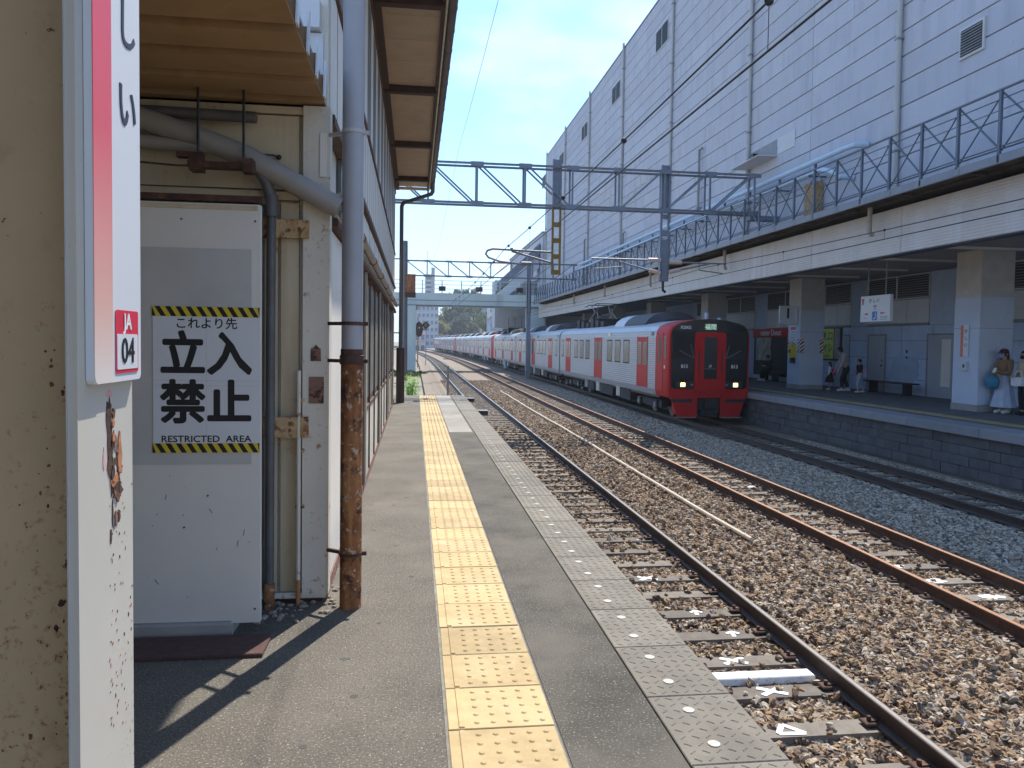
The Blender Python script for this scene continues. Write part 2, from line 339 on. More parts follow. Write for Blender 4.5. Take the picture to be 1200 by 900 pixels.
# ------------------------------------------------------------------ ground
g = MB()
ys = [-40, 0, 20, 40, 60, 80] + list(range(100, 421, 20)) + [600, 1000, 1600]
xs = [-1600, -300, -60, -20, 0, 14, 40, 200, 1600]
vs = [(x, y, -1.5) for y in ys for x in xs]; nx = len(xs)
g.add(vs, [(j*nx+i, j*nx+i+1, (j+1)*nx+i+1, (j+1)*nx+i) for j in range(len(ys)-1) for i in range(nx-1)])
m_ground = M('bare_ground', (.22, .195, .15), .95, var=.3, scale=.7, bump=.02, bscale=6, spots=(.3, (.11, .12, .05), .56, .7))
struct(g.build('ground', m_ground))
def bedz(x):
    z = -1.262
    for c in (3.03, 6.58, 10.38):
        d = abs(x-c)
        if d < 2: z = max(z, -1.262 if d < .70 else -1.262+min(1, max(0, d-.70)/.24)*.085) if d < 1.8 else z
    if abs(x-4.83) < .7 or abs(x-8.45) < .75: z = -1.17
    return z
def bed(xs, ys, dz=0, jit=.012, seed=1):
    rr = random.Random(seed); b = MB(); n = len(xs)
    b.add([(x+off(y), y, bedz(x)+dz+rr.uniform(-jit, jit)) for y in ys for x in xs], [(j*n+i, j*n+i+1, (j+1)*n+i+1, (j+1)*n+i) for j in range(len(ys)-1) for i in range(n-1)])
    return b
def fr(a, b, st):
    n = max(1, round((b-a)/st)); return [a+(b-a)*i/n for i in range(n+1)]
struct(bed(fr(.6, 12.6, .25), fr(-3, 60, .5)+fr(62, 420, 4), -.012).build('trackbed', m_bed))

# stones of the track bed: uncountable, scattered with geometry nodes
def stone_mat(name, cols):
    m = bpy.data.materials.new(name); m.use_nodes = True; t = m.node_tree; b = t.nodes['Principled BSDF']; b.inputs['Roughness'].default_value = .9
    b.inputs['Specular IOR Level'].default_value = .25
    oi = t.nodes.new('ShaderNodeObjectInfo'); r = t.nodes.new('ShaderNodeValToRGB'); r.color_ramp.interpolation = 'CONSTANT'
    r.color_ramp.elements[0].color = (*cols[0], 1); r.color_ramp.elements[1].position = 1/len(cols); r.color_ramp.elements[1].color = (*cols[1], 1)
    for i, c in enumerate(cols[2:], 2):
        e = r.color_ramp.elements.new(i/len(cols)); e.color = (*c, 1)
    t.links.new(oi.outputs['Random'], r.inputs[0])
    nz = t.nodes.new('ShaderNodeTexNoise'); nz.inputs['Scale'].default_value = 60; tcx = t.nodes.new('ShaderNodeTexCoord'); t.links.new(tcx.outputs['Object'], nz.inputs['Vector'])
    mr_ = t.nodes.new('ShaderNodeMapRange'); mr_.inputs['To Min'].default_value = .6; mr_.inputs['To Max'].default_value = 1.4; t.links.new(nz.outputs['Fac'], mr_.inputs['Value'])
    h = t.nodes.new('ShaderNodeVectorMath'); h.operation = 'SCALE'; t.links.new(r.outputs[0], h.inputs[0]); t.links.new(mr_.outputs[0], h.inputs['Scale'])
    t.links.new(h.outputs[0], b.inputs['Base Color']); return m
m_stone = stone_mat('ballast_stone_rusty', [(0.268, 0.177, 0.105), (0.197, 0.126, 0.078), (0.320, 0.244, 0.166), (0.151, 0.105, 0.074), (0.375, 0.302, 0.220), (0.241, 0.159, 0.094), (0.116, 0.083, 0.067), (0.303, 0.210, 0.125), (0.214, 0.177, 0.140), (0.428, 0.361, 0.283)])
m_stoneg = stone_mat('ballast_stone_grey', [(0.379, 0.329, 0.262), (0.279, 0.232, 0.186), (0.455, 0.402, 0.327), (0.215, 0.189, 0.158), (0.532, 0.476, 0.392), (0.342, 0.281, 0.208), (0.164, 0.148, 0.126), (0.418, 0.366, 0.284)])
def scatter(name, emitter, dens, smin, smax, mat, seed):
    ng = bpy.data.node_groups.new(name+'_nodes', 'GeometryNodeTree')
    ng.interface.new_socket('Geometry', in_out='INPUT', socket_type='NodeSocketGeometry'); ng.interface.new_socket('Geometry', in_out='OUTPUT', socket_type='NodeSocketGeometry')
    n = ng.nodes.new; l = ng.links.new
    gi = n('NodeGroupInput'); go = n('NodeGroupOutput'); dp = n('GeometryNodeDistributePointsOnFaces'); dp.inputs['Density'].default_value = dens; dp.inputs['Seed'].default_value = seed
    l(gi.outputs[0], dp.inputs['Mesh']); g2 = n('GeometryNodeGeometryToInstance')
    for k in range(7):
        ic = n('GeometryNodeMeshIcoSphere'); ic.inputs['Radius'].default_value = 1; ic.inputs['Subdivisions'].default_value = 2
        sp = n('GeometryNodeSetPosition'); nzn = n('ShaderNodeTexNoise'); nzn.inputs['Scale'].default_value = 1.1; nzn.inputs['Detail'].default_value = 1.5
        ps = n('GeometryNodeInputPosition'); va = n('ShaderNodeVectorMath'); va.operation = 'ADD'; va.inputs[1].default_value = (k*7.3, k*3.1, k*5.7)
        l(ps.outputs[0], va.inputs[0]); l(va.outputs[0], nzn.inputs['Vector'])
        sb = n('ShaderNodeVectorMath'); sb.operation = 'SUBTRACT'; sb.inputs[1].default_value = (.5, .5, .5); l(nzn.outputs['Color'], sb.inputs[0])
        sc = n('ShaderNodeVectorMath'); sc.operation = 'SCALE'; sc.inputs['Scale'].default_value = 2.6; l(sb.outputs[0], sc.inputs[0])
        l(ic.outputs['Mesh'], sp.inputs['Geometry']); l(sc.outputs[0], sp.inputs['Offset'])
        sm = n('GeometryNodeSetMaterial'); sm.inputs['Material'].default_value = mat; l(sp.outputs[0], sm.inputs['Geometry']); l(sm.outputs[0], g2.inputs[0])
    ip = n('GeometryNodeInstanceOnPoints'); ip.inputs['Pick Instance'].default_value = True
    l(dp.outputs['Points'], ip.inputs['Points']); l(g2.outputs[0], ip.inputs['Instance'])
    rv = n('FunctionNodeRandomValue'); rv.data_type = 'FLOAT_VECTOR'; rv.inputs[0].default_value = (-.6, -.6, 0); rv.inputs[1].default_value = (.6, .6, 6.28); rv.inputs['Seed'].default_value = seed+1
    rs = n('FunctionNodeRandomValue'); rs.data_type = 'FLOAT_VECTOR'; rs.inputs[0].default_value = (smin, smin, smin*.6); rs.inputs[1].default_value = (smax, smax*.8, smax*.65); rs.inputs['Seed'].default_value = seed+2
    l(rv.outputs[0], ip.inputs['Rotation']); l(rs.outputs[0], ip.inputs['Scale']); l(ip.outputs[0], go.inputs[0])
    md = emitter.modifiers.new('scatter', 'NODES'); md.node_group = ng
def stones(name, x0, x1, y0, y1, dens, smin, smax, mat, seed, label):
    o = bed(fr(x0, x1, .125), fr(y0, y1, .5), 0, .01, seed).build(name, mat)
    struct(o, 'stuff'); o['label'] = label
    scatter(name, o, dens, smin, smax, mat, seed)
stones('ballast', 1.5, 7.65, 3.2, 14, 560, .021, .049, m_stone, 3, 'rust brown broken stone between the near rails')
stones('ballast', 1.5, 7.35, 14, 30, 340, .023, .05, m_stone, 5, 'rust brown broken stone further along the near tracks')
stones('ballast', 7.1, 11.8, 6, 22, 430, .02, .045, m_stoneg, 7, 'grey broken stone shaded in front of far platform')
stones('ballast', 1.9, 7.35, 30, 56, 110, .03, .06, m_stone, 9, 'tan broken stone on the distant near tracks')
stones('ballast', 7.35, 9.2, 22, 50, 170, .025, .05, m_stoneg, 11, 'grey broken stone beside the train')

o = bed(fr(1.6, 7.3, .2), fr(3.2, 26, .5), .055, .004, 21).build('ballast', m_stone); struct(o, 'stuff'); o['label'] = 'stray stones lying on and between the sleepers'
scatter('stray_stones', o, 26, .018, .05, m_stone, 23)
# ------------------------------------------------------------------ railway tracks
def rail_prof(x):
    p = [(-.0635,-.153),(.0635,-.153),(.0635,-.143),(.012,-.125),(.009,-.045),(.0325,-.036),(.0325,-.006),(.027,-.0005),(.016,0),(-.016,0),(-.027,-.0005),(-.0325,-.006),(-.0325,-.036),(-.009,-.045),(-.012,-.125),(-.0635,-.143)]
    return [(x+a, RZ+b) for a, b in p]
sl_me = MB(); 
sl_poly = [(-.115,-.16),(.115,-.16),(.105,0),(-.105,0)]
def sleeper_mesh():
    b = MB(); st = [(-1.0,.0),(-.72,.0),(-.45,-.014),(.45,-.014),(.72,.0),(1.0,.0)]
    b.loft([[(x, p[0], p[1]+(z if p[1] == 0 else 0)) for p in sl_poly] for x, z in st]); me = b.mesh('sleeper'); me.materials.append(m_sleeper); return me
sleeper_me = sleeper_mesh()
cb = MB(); cb.cbox(-.06, .06, -.055, .055, 0, .022, .008); cb.tube([(-.01,0,.02),(-.01,0,.058)], .017, 6); cb.box(-.012,.06,-.03,.03,.022,.034)
clip_me = cb.mesh('rail_clip'); clip_me.materials.append(m_rustd)
pathY = [-3, 10, 40, 80] + list(range(90, 421, 10))
def track(xc, label, rmat, tmat, y0, y1, clips, skipA=False):
    t = thing('railway_track', label, 'railway track', (xc, 5, RZ))
    for s in (-1, 1):
        b = MB(); x = xc+s*.566
        prof = rail_prof(x); n = len(prof); wide = (7, 8, 9) if rmat is m_railr else (8,)
        b.loft([[(p[0]+off(y), y, p[1]) for p in prof] for y in pathY])
        b.m = [1 if (f[0] % n) in wide and len(f) == 4 else 0 for f in b.f]
        b.build('rail', [rmat, tmat], t)
    y = y0; k = 0; rr = random.Random(int(xc*10)); far = MB()
    while y < 330:
        z = RZ-.153
        if y < y1 and k < 290:
            so_ = inst(sleeper_me, 'sleeper', (xc+off(y)+rr.uniform(-.015, .015), y, z), t, head(y)+rr.uniform(-.008, .008))
            if y < clips:
                for s in (-1, 1):
                    for q in (-1, 1):
                        c = bpy.data.objects.new('rail_clip', clip_me); COL.objects.link(c); c.parent = so_; c.location = (s*.566+q*.10, 0, .004)
                        c.rotation_euler = (0, 0, 0 if q < 0 else math.pi)
            k += 1
        else:
            far.box(xc+off(y)-1, xc+off(y)+1, y-.11, y+.11, z-.1, z)
        y += .62
    if far.v: struct(far.build('sleeper_row', m_sleeper, t), 'stuff')
    return t
track(3.03, 'nearest railway track with a dark polished rail beside the yellow lined platform', m_raild, m_railtop, 2.9, 90, 20)
track(6.58, 'middle railway track with rust brown rails in full sun', m_railr, m_railtopr, 5.6, 90, 20)
track(10.38, 'shaded railway track that the red and silver train runs on', m_raild, m_railtop, 9.3, 60, 0)

# ------------------------------------------------------------------ near platform
PEND = 23.85
b = MB(); b.box(-7, 1.115, -3, PEND, -1.5, 0)
plat = struct(b.build('platform', m_asph))
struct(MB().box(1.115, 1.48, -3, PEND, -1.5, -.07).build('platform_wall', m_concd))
m_asph2 = M('asphalt_dark', (.075, .066, .054), .9, var=.35, scale=2.2, bump=.006, bscale=150, spots=(95, (.34, .31, .26), .57, .68), spots2=(1.6, (.12, .105, .085), .5, .7))
MB().box(.645, 1.112, -2.5, 14.15, -.002, .004).build('repaired_asphalt_strip', m_asph2, plat)
# tactile tiles, 40 cm long with 5 x 5 domes and an inner line bar
def tile_mesh():
    b = MB(); b.cbox(.006, .474, .005, .395, 0, .013, .003)
    b.cbox(.052, .078, .012, .388, .0132, .0185, .003)
    for i in range(5):
        for j in range(5):
            x, y = .135+i*.0735, .052+j*.074; n = 8
            vs = [(x+.0155*math.cos(2*math.pi*t/n), y+.0155*math.sin(2*math.pi*t/n), .0128) for t in range(n)] + [(x+.0085*math.cos(2*math.pi*t/n), y+.0085*math.sin(2*math.pi*t/n), .0185) for t in range(n)]
            b.add(vs, [(t, (t+1) % n, n+(t+1) % n, n+t) for t in range(n)] + [tuple(n+t for t in range(n))])
    me = b.mesh('tactile_tile'); me.materials.append(m_tile); return me
tm = tile_mesh(); y = -.74; rr = random.Random(3)
while y < PEND-.4:
    inst(tm, 'tactile_tile', (.155+rr.uniform(-.002, .002), y, -.004+rr.uniform(-.0015, .0015)), plat, rr.uniform(-.003, .003)); y += .4
struct(MB().box(.148, .636, -2, PEND-.02, -.004, .0035).build('tile_mortar', M('mortar', (.20, .19, .16), .95, var=.3, scale=12, bump=.002, bscale=150), plat))
rr = random.Random(31)
for x, y, dx, dy, n_ in ((-.42, 6.1, .05, .13, 14), (.0, 9.0, -.06, .2, 12), (.72, 3.4, .02, .12, 16), (-.3, 12.5, .03, .3, 9)):
    pts = [(x, y)]
    for i in range(n_): pts.append((pts[-1][0]+dx*.5+rr.gauss(0, .025), pts[-1][1]+dy*rr.uniform(.6, 1.3)))
    b = MB()
    for (x0, y0), (x1, y1) in zip(pts[:-1], pts[1:]):
        w = rr.uniform(.0012, .003); b.add([(x0-w, y0, .0003), (x0+w, y0, .0003), (x1+w, y1, .0003), (x1-w, y1, .0003), (x0, y0, .0047 if x > .6 else .0009), (x1, y1, .0047 if x > .6 else .0009)], [(0, 4, 5, 3), (4, 1, 2, 5)])
    b.build('crack', m_black, plat)
for i in range(22):
    x, y = rr.uniform(-.45, .12), rr.uniform(3.2, 13); s_ = rr.uniform(.012, .028); MB().prism(jag(x, y, s_, s_*rr.uniform(.7, 1.1), 12, 500+i, .2), 'z', -.001, .0008+.00002*i).build('gum_spot', M('gum', (.06, .056, .05), .8), plat)
# raised-pattern edge slabs with white reflectors
def slab_mesh(pattern):
    b = MB(); b.cbox(.004, .426, .004, .596, -.075, 0, .004)
    if pattern:
        k = 0
        for i in range(7):
            for j in range(10):
                x, y = .045+i*.057, .035+j*.059; a = (1 if (i+j) % 2 else -1)*.7; c, s_ = math.cos(a)*.019, math.sin(a)*.019; w = .005
                nx_, ny_ = -math.sin(a)*w, math.cos(a)*w
                b.add([(x-c-nx_,y-s_-ny_,-.0005),(x+c-nx_,y+s_-ny_,-.0005),(x+c+nx_,y+s_+ny_,-.0005),(x-c+nx_,y-s_+ny_,-.0005),(x-c*.8,y-s_*.8,.0035),(x+c*.8,y+s_*.8,.0035)],
                      [(0,1,5,4),(2,3,4,5),(1,2,5),(3,0,4)])
    me = b.mesh('edge_slab'); me.materials.append(m_slab); return me
sa, sb_ = slab_mesh(True), slab_mesh(False)
dot = MB(); dot.tube([(0,0,-.001),(0,0,.0042)], .027, 12); dme = dot.mesh('reflector'); dme.materials.append(M('reflector_white', (.36, .34, .30), .6, var=.25, scale=30))
y = -.70
while y < PEND-.3:
    s_ = inst(sa if y < 12 else sb_, 'edge_slab', (1.122, y, .001+rr.uniform(-.002, .002)), plat, rr.uniform(-.002, .002))
    for q in (.15, .45):
        d_ = bpy.data.objects.new('reflector', dme); COL.objects.link(d_); d_.parent = s_; d_.location = (.16+rr.uniform(-.006, .006), q, 0)
    y += .6
# paler paving slabs near the far end of the platform
b = MB(); rr = random.Random(8)
pv = MB(); pv.cbox(.004, .436, .004, .866, -.02, .003, .003); pme = pv.mesh('paving_slab'); pme.materials.append(M('paving', (.25, .235, .205), .9, var=.15, scale=3, rnd=.12, bump=.003, bscale=120))
y = 14.2
while y < PEND-.8:
    inst(pme, 'paving_slab', (.652, y, .001), plat); y += .87
# ramp and low ground beyond the platform end
b = MB(); b.loft([[(-4,PEND,-1.5),(1.35,PEND,-1.5),(1.35,PEND,-.12),(-4,PEND,-.12)], [(-4,28.5,-1.5),(1.4,28.5,-1.5),(1.4,28.5,-.45),(-4,28.5,-.45)], [(-4,32,-1.5),(1.3,32,-1.5),(1.3,32,-1.2),(-4,32,-1.2)]])
struct(b.build('platform_ramp', M('ramp_concrete', (.34, .32, .27), .9, var=.2, scale=1.5, spots=(2.5, (.17, .19, .07), .56, .7))))
# ------------------------------------------------------------------ far platform
b = MB(); b.box(PX1+.25, 40, -3, 95, -1.5, -.004)
fplat = struct(b.build('platform', M('far_asphalt', (.12, .12, .125), .9, var=.2, scale=2, bump=.004, bscale=120)))
cop = MB(); cop.cbox(0, .78, .006, 2.39, -.2, 0, .015); cme = cop.mesh('coping_slab'); cme.materials.append(M('coping', (.24, .245, .26), .85, var=.1, scale=2, rnd=.08, spots=(5, (.22, .2, .19), .6, .8)))
y = -2
while y < 92:
    inst(cme, 'coping_slab', (PX1, y, .003), fplat); y += 2.4
bk = MB(); bk.cbox(.0, .2, .006, .594, .006, .224, .01); bme = bk.mesh('wall_block'); bme.materials.append(m_concd)
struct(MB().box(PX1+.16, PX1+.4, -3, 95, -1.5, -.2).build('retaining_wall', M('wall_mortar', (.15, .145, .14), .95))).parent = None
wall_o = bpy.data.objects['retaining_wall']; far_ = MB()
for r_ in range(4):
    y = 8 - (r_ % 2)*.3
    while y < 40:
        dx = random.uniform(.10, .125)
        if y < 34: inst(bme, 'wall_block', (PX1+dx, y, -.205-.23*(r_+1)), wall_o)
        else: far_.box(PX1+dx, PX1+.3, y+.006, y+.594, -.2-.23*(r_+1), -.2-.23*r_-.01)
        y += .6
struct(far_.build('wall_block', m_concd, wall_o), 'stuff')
ft = MB(); ft.cbox(.005,.395,.005,.395,0,.012,.003); fme = ft.mesh('tactile_tile'); fme.materials.append(M('far_tactile', (.36, .28, .13), .85, var=.15, scale=4, rnd=.1))
y = 11
while y < 44: inst(fme, 'tactile_tile', (13.05, y, -.002), fplat); y += .4
struct(MB().box(13.055, 13.445, 44, 80, -.002, .008).build('tactile_strip', MATS['far_tactile'], fplat), 'stuff')

# ------------------------------------------------------------------ station house on the near platform
m_pane = M('grey_pane', (.17, .175, .16), .5, var=.2, scale=1.5, spec=.2)
WX, WY0, WY1 = -.56, 5.0, 21.4
house = thing('station_house', 'weathered cream two storey station house along the near platform with brown window frames', 'building', (-2.5, 5.2, 0))
MB().box(-6, WX-.06, WY0+.06, WY1, 0, 6.25).build('core_wall', m_creamw, house)
# front wall facing the camera: cream boards between posts
fy = WY0
xs_ = [(-3.2, -1.86), (-1.84, -.965), (-.945, -.865), (-.845, -.735)]
for x0, x1 in xs_:
    MB().cbox(x0, x1, fy+.012, fy+.05, .07, 2.56, .003).build('wall_board', m_cream, house)
MB().box(-3.2, -.735, fy, fy+.05, 2.575, 2.625).build('rail_moulding', m_cream, house)
MB().box(-3.2, -.735, fy+.012, fy+.05, 2.64, 3.10).build('upper_board', m_cream, house)
MB().box(-3.2, -.70, fy-.004, fy+.05, 3.11, 3.155).build('head_moulding', m_cream, house)
MB().box(-.705, -.540, fy-.025, fy+.10, .055, 3.16).build('corner_post', m_creamw, house)
MB().box(-3.2, -.56, fy-.01, fy+.06, .03, .065).build('sill_board', m_creamw, house)
MB().box(-3.2, -.58, fy+.02, fy+.05, -.02, .03).build('rusty_footing', m_rustd, house)
for z0, z1 in ((2.33, 2.445), (1.075, 1.205)):
    MB().cbox(-.945, -.665, fy-.05, fy-.03, z0, z1, .003).build('rusty_bracket_plate', m_rustp, house)
MB().add([(-.665,4.972,1.29),(-.572,4.972,1.29),(-.572,4.972,1.46),(-.665,4.972,1.46),(-.665,4.969,1.29),(-.572,4.969,1.29),(-.572,4.969,1.46),(-.665,4.969,1.46)],[(4,5,6,7),(0,1,5,4),(1,2,6,5),(2,3,7,6),(3,0,4,7)]).build('primer_patch', m_rustpk, house)
MB().prism([(-.655,1.56),(-.59,1.56),(-.592,1.64),(-.605,1.645),(-.622,1.665),(-.64,1.645),(-.653,1.64)], 'y', 4.969, 4.974).build('primer_patch', m_rustpk, house)
b = MB(); b.tube([(-.725, 4.96, .0), (-.725, 4.96, 1.5)], .013, 8)
b.build('conduit', m_creamw, house, smooth=True)
MB().tube([(-.725, 4.955, 0), (-.725, 4.955, .16)], .0145, 8).build('conduit_foot', m_rust, house)
for z in (.62, .98, 1.30): MB().box(-.745, -.69, 4.965, 4.975, z, z+.02).build('conduit_clip', m_rustp, house)
# upper storey front above the awning: pale blue-white flashing box
MB().box(-3.2, -.56, fy, fy+.06, 3.17, 6.2).build('upper_front_wall', m_white, house)
MB().box(-.90, -.60, fy-.10, fy-.003, 3.62, 3.80).build('flashing_box', m_signw, house)
MB().box(-.86, -.585, fy-.03, fy-.003, 3.22, 3.61).build('flashing_plate', m_signw, house)
MB().tube([(-.80, fy-.04, 3.54), (-.80, fy-.028, 3.54)], .022, 10).build('vent_hole', m_black, house)
# side wall towards the track
def sw(name, y0, y1, z0, z1, mat, d=0., t=.05):
    return MB().cbox(WX-t, WX+d, y0, y1, z0, z1, .003).build(name, mat, house)
sw('side_panel', WY0+.105, 6.15, .10, 2.43, m_white, .0)
sw('side_panel', 6.17, 8.35, .96, 2.43, m_white, -.004)
sw('base_trim', WY0+.105, WY1, .0, .095, m_rustpk, .008)
y = 6.2; k = 0
bays = []
while y < WY1-.5:
    bays.append((y, min(y+1.14, WY1-.1))); y += 1.17
for i, (a, c) in enumerate(bays):
    sw('dado_panel', a+.03, c-.03, .10, .86, m_creamw, -.004)
    sw('frame_post', a-.03, a+.028, .098, 2.44, m_brown, .012)
    if i % 3 == 2: sw('wall_post', a+.035, a+.19, .1, 2.46, M('grey_post', (.34,.31,.25), .7, var=.1, scale=4, spots=(20,(.15,.1,.06),.66,.72)), .03)
    sw('window_sill', a+.03, c-.03, .865, .915, m_brown, .008)
    if a > 8.2:
        f = sw('window', a+.03, c-.03, .92, 2.43, m_brown, -.012, .03)
        mid = (a+c)/2
        for p, q in ((a+.08, mid-.02), (mid+.02, c-.08)):
            MB().box(WX-.02, WX-.005, p, q, 1.0, 2.36).build('window_pane', m_pane, f)
            MB().box(WX-.011, WX-.003, p-.03, p, .96, 2.4).build('window_stile', m_gpaint, f)
sw('rusty_ledge', 5.2, WY1, 2.445, 2.50, m_rustd, .05)
sw('rusty_ledge', 5.2, WY1, 2.51, 2.56, m_rustp, .03)
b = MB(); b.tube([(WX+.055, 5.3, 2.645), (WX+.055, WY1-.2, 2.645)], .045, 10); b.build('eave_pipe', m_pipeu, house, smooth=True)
for y in (7.2, 9.3, 11.4, 13.5, 15.6, 17.7, 19.8):
    MB().tube([(WX+.055, y, 2.645), (WX+.055, y+.14, 2.645)], .050, 10).build('pipe_joint', m_rust, house, smooth=True)
for i, (a, c) in enumerate(bays):
    f = sw('transom_panel', a+.06, c-.06, 2.63, 3.08, m_white, -.006)
    sw('transom_post', a-.06, a+.055, 2.62, 3.10, m_glassd, -.02)
sw('brown_rail', 5.15, WY1, 3.105, 3.165, m_brown, .03)
y = 5.15
while y < WY1-.2:
    sw('siding_board', y+.006, min(y+.44, WY1)-.006, 3.175, 4.02, m_white, 0.); y += .44
sw('brown_rail', 5.15, WY1, 4.03, 4.075, m_brown, .02)
for i, (a, c) in enumerate([(5.2, 6.14)]+bays):
    sw('window_post', a-.02, a+.42, 4.085, 5.70, m_white, .0)
    f = sw('upper_window', a+.43, c-.01, 4.085, 5.70, m_gpaint, -.002, .03)
    MB().box(WX-.0015, WX+.001, a+.47, c-.05, 4.14, 5.64).build('window_pane', m_pane, f)
sw('brown_rail', 5.15, WY1, 5.71, 5.76, m_brown, .02)
sw('top_board', 5.15, WY1, 5.77, 6.1, m_creamw, 0)
y = 5.59
while y < WY1-.2:
    sw('batten', y-.011, y+.011, 3.17, 4.028, m_grim, .0012); y += .44
# eaves
EZ = 5.92
roof = MB(); roof.prism([(.38, EZ+.06), (.38, EZ+.11), (-3.2, 7.5), (-6.3, 6.6), (-6.3, 6.5), (-3.2, 7.4)], 'y', 5.3, 21.6)
roof.build('roof', m_gutter, house)
y = 5.35; per = .82
while y < 21.5:
    MB().cbox(-.50, .31, y+.004, min(y+per, 21.5)-.004, EZ+.03, EZ+.045, .002).build('soffit_board', m_soffit, house); y += per
for y in (6.5, 9.72, 13.1, 16.7, 20.2):
    MB().box(-.55, .345, y-.06, y+.06, EZ-.09, EZ+.028).build('rafter', m_brownd, house)
MB().box(.30, .345, 5.3, 21.6, EZ-.05, EZ+.06).build('fascia_board', m_brownd, house)
MB().box(-.56, -.46, 5.2, 21.6, EZ-.06, EZ+.029).build('wall_plate', m_brownd, house)
MB().box(.352, .375, 5.3, 21.62, EZ-.04, EZ+.055).build('barge_strip', m_creamw, house)
MB().box(-.5, .37, 21.5, 21.6, EZ-.05, EZ+.02).build('end_board', m_creamw, house)
b = MB(); b.loft([[(.44+.062*math.cos(R(a)), y, EZ+.03+.062*math.sin(R(a))) for a in range(180, 361, 20)] + [(.44+.056*math.cos(R(a)), y, EZ+.03+.056*math.sin(R(a))) for a in range(360, 179, -20)] for y in (5.3, 21.6)])
b.build('gutter', m_gutter, house, smooth=True)
y = 5.6
while y < 21.5:
    MB().loft([[(.44+.067*math.cos(R(a)), yy, EZ+.03+.067*math.sin(R(a))) for a in range(170, 371, 20)] + [(.44+.0625*math.cos(R(a)), yy, EZ+.03+.0625*math.sin(R(a))) for a in range(370, 169, -20)] for yy in (y, y+.05)]).build('gutter_bracket', m_gutter, house); y += .72
# downpipe at the far corner of the house
dp = thing('downpipe', 'dark downpipe at the far corner of the station house under the eaves', 'pipe', (-.38, 21.0, 0))
MB().tube([(.44, 20.6, EZ-.05), (.44, 20.6, EZ-.25), (.40, 20.62, EZ-.32), (-.33, 20.95, EZ-.52), (-.38, 21.0, EZ-.60), (-.38, 21.0, 1.5)], .055, 10).build('upper_pipe', m_slate, dp, smooth=True)
MB().tube([(-.38, 21, 1.5), (-.38, 21, 0)], .115, 10).build('lower_sleeve', m_brownd, dp, smooth=True)
for z in (1.9, 3.9): MB().bar((-.60, 21, z), (-.33, 21, z), .03).build('pipe_bracket', m_black, dp)
# big corner downpipe, rusty below
cp = thing('downpipe', 'thick downpipe at the house corner, grey above and heavily rusted below', 'pipe', (-.390, 4.885, 0))
cx, cy = -.390, 4.885
MB().tube([(cx, cy, 1.60), (cx, cy, 4.9)], .066, 20).build('grey_pipe', m_pipeg, cp, smooth=True)
MB().tube([(cx, cy, 1.545), (cx, cy, 1.60), (cx, cy, 1.604), (cx, cy, 1.64)], [.076, .076, .070, .070], 20).build('collar', m_rustd, cp, smooth=True)
MB().tube([(cx, cy, -.01), (cx, cy, 1.55)], .0685, 20).build('rusty_pipe', m_rust, cp, smooth=True)
for z, mt in ((2.985, m_gpaint), (1.80, m_rustd), (1.565, m_rustd), (.345, m_rustd)):
    c = MB(); rr_ = .0735 if z < 1.6 else .071
    c.loft([[(cx+rr_*math.cos(R(a)), cy+rr_*math.sin(R(a)), zz) for a in range(0, 360, 20)]+[] for zz in (z-.011, z+.011)], cap0=True, cap1=True)
    c.bar((cx-.06, cy+.03, z), (WX+.005, WY0-.01, z), .02, .022); c.bar((cx+.06, cy-.0, z), (cx+.098, cy-.005, z), .02, .024)
    c.build('pipe_clamp', mt, cp)
MB().box(-.60, -.56, WY0-.04, WY0-.026, 2.72, 2.99).build('clamp_plate', m_white, cp)
# sloping drain pipe under the awning and its branch
sp = thing('drain_pipe', 'fat grey drain pipe sloping under the awning to the corner downpipe', 'pipe', (-1.2, 4.82, 2.85))
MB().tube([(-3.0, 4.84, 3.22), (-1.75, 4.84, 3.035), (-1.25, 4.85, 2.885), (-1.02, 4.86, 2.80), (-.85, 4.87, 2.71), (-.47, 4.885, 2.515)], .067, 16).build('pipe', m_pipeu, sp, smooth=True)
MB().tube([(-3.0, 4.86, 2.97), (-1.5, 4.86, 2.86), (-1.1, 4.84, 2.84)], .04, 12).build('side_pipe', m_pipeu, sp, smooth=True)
MB().tube([(-.97, 4.85, 2.75), (-.91, 4.88, 2.66), (-.885, 4.9, 2.56), (-.885, 4.9, 2.48)], .036, 12).build('branch_elbow', m_piped, sp, smooth=True)
MB().tube([(-.885, 4.9, 2.58), (-.885, 4.9, 2.45)], .043, 12).build('coupling', m_piped, sp, smooth=True)
MB().tube([(-.885, 4.9, 2.50), (-.895, 4.9, .02)], .028, 12).build('branch_pipe', m_piped, sp, smooth=True)
MB().tube([(-.895, 4.9, .16), (-.895, 4.9, .0)], .036, 10).build('rusty_foot', m_rust, sp, smooth=True)
for x, zl in ((-1.28, 2.80), (-1.02, 2.71)):
    MB().tube([(x, 4.76, 3.18), (x, 4.76, zl)], .009, 6).build('hanger_rod', m_black, sp)
b = MB(); b.box(-1.33, -.97, 4.72, 4.80, 2.70, 2.735); b.box(-1.32, -1.25, 4.71, 4.81, 2.68, 2.76); b.box(-1.02, -.96, 4.71, 4.81, 2.68, 2.76); b.box(-1.4, -1.25, 4.74, 4.8, 2.76, 2.79)
b.build('hanger_clamp', m_rustd, sp)
MB().tube([(-1.02, 4.8, 2.77), (-.95, 4.9, 2.83), (-.88, 4.96, 2.84), (-.86, 4.985, 2.835)], .006, 6).build('thin_cable', m_black, sp)
MB().ball((-.855, 4.985, 2.835), .017).build('cable_plug', m_black, sp)
MB().tube([(-3, 4.85, 2.74), (-1.7, 4.8, 2.735), (-1.4, 4.78, 2.715), (-1.2, 4.77, 2.72)], .006, 6).build('thin_cable', m_rustd, sp)
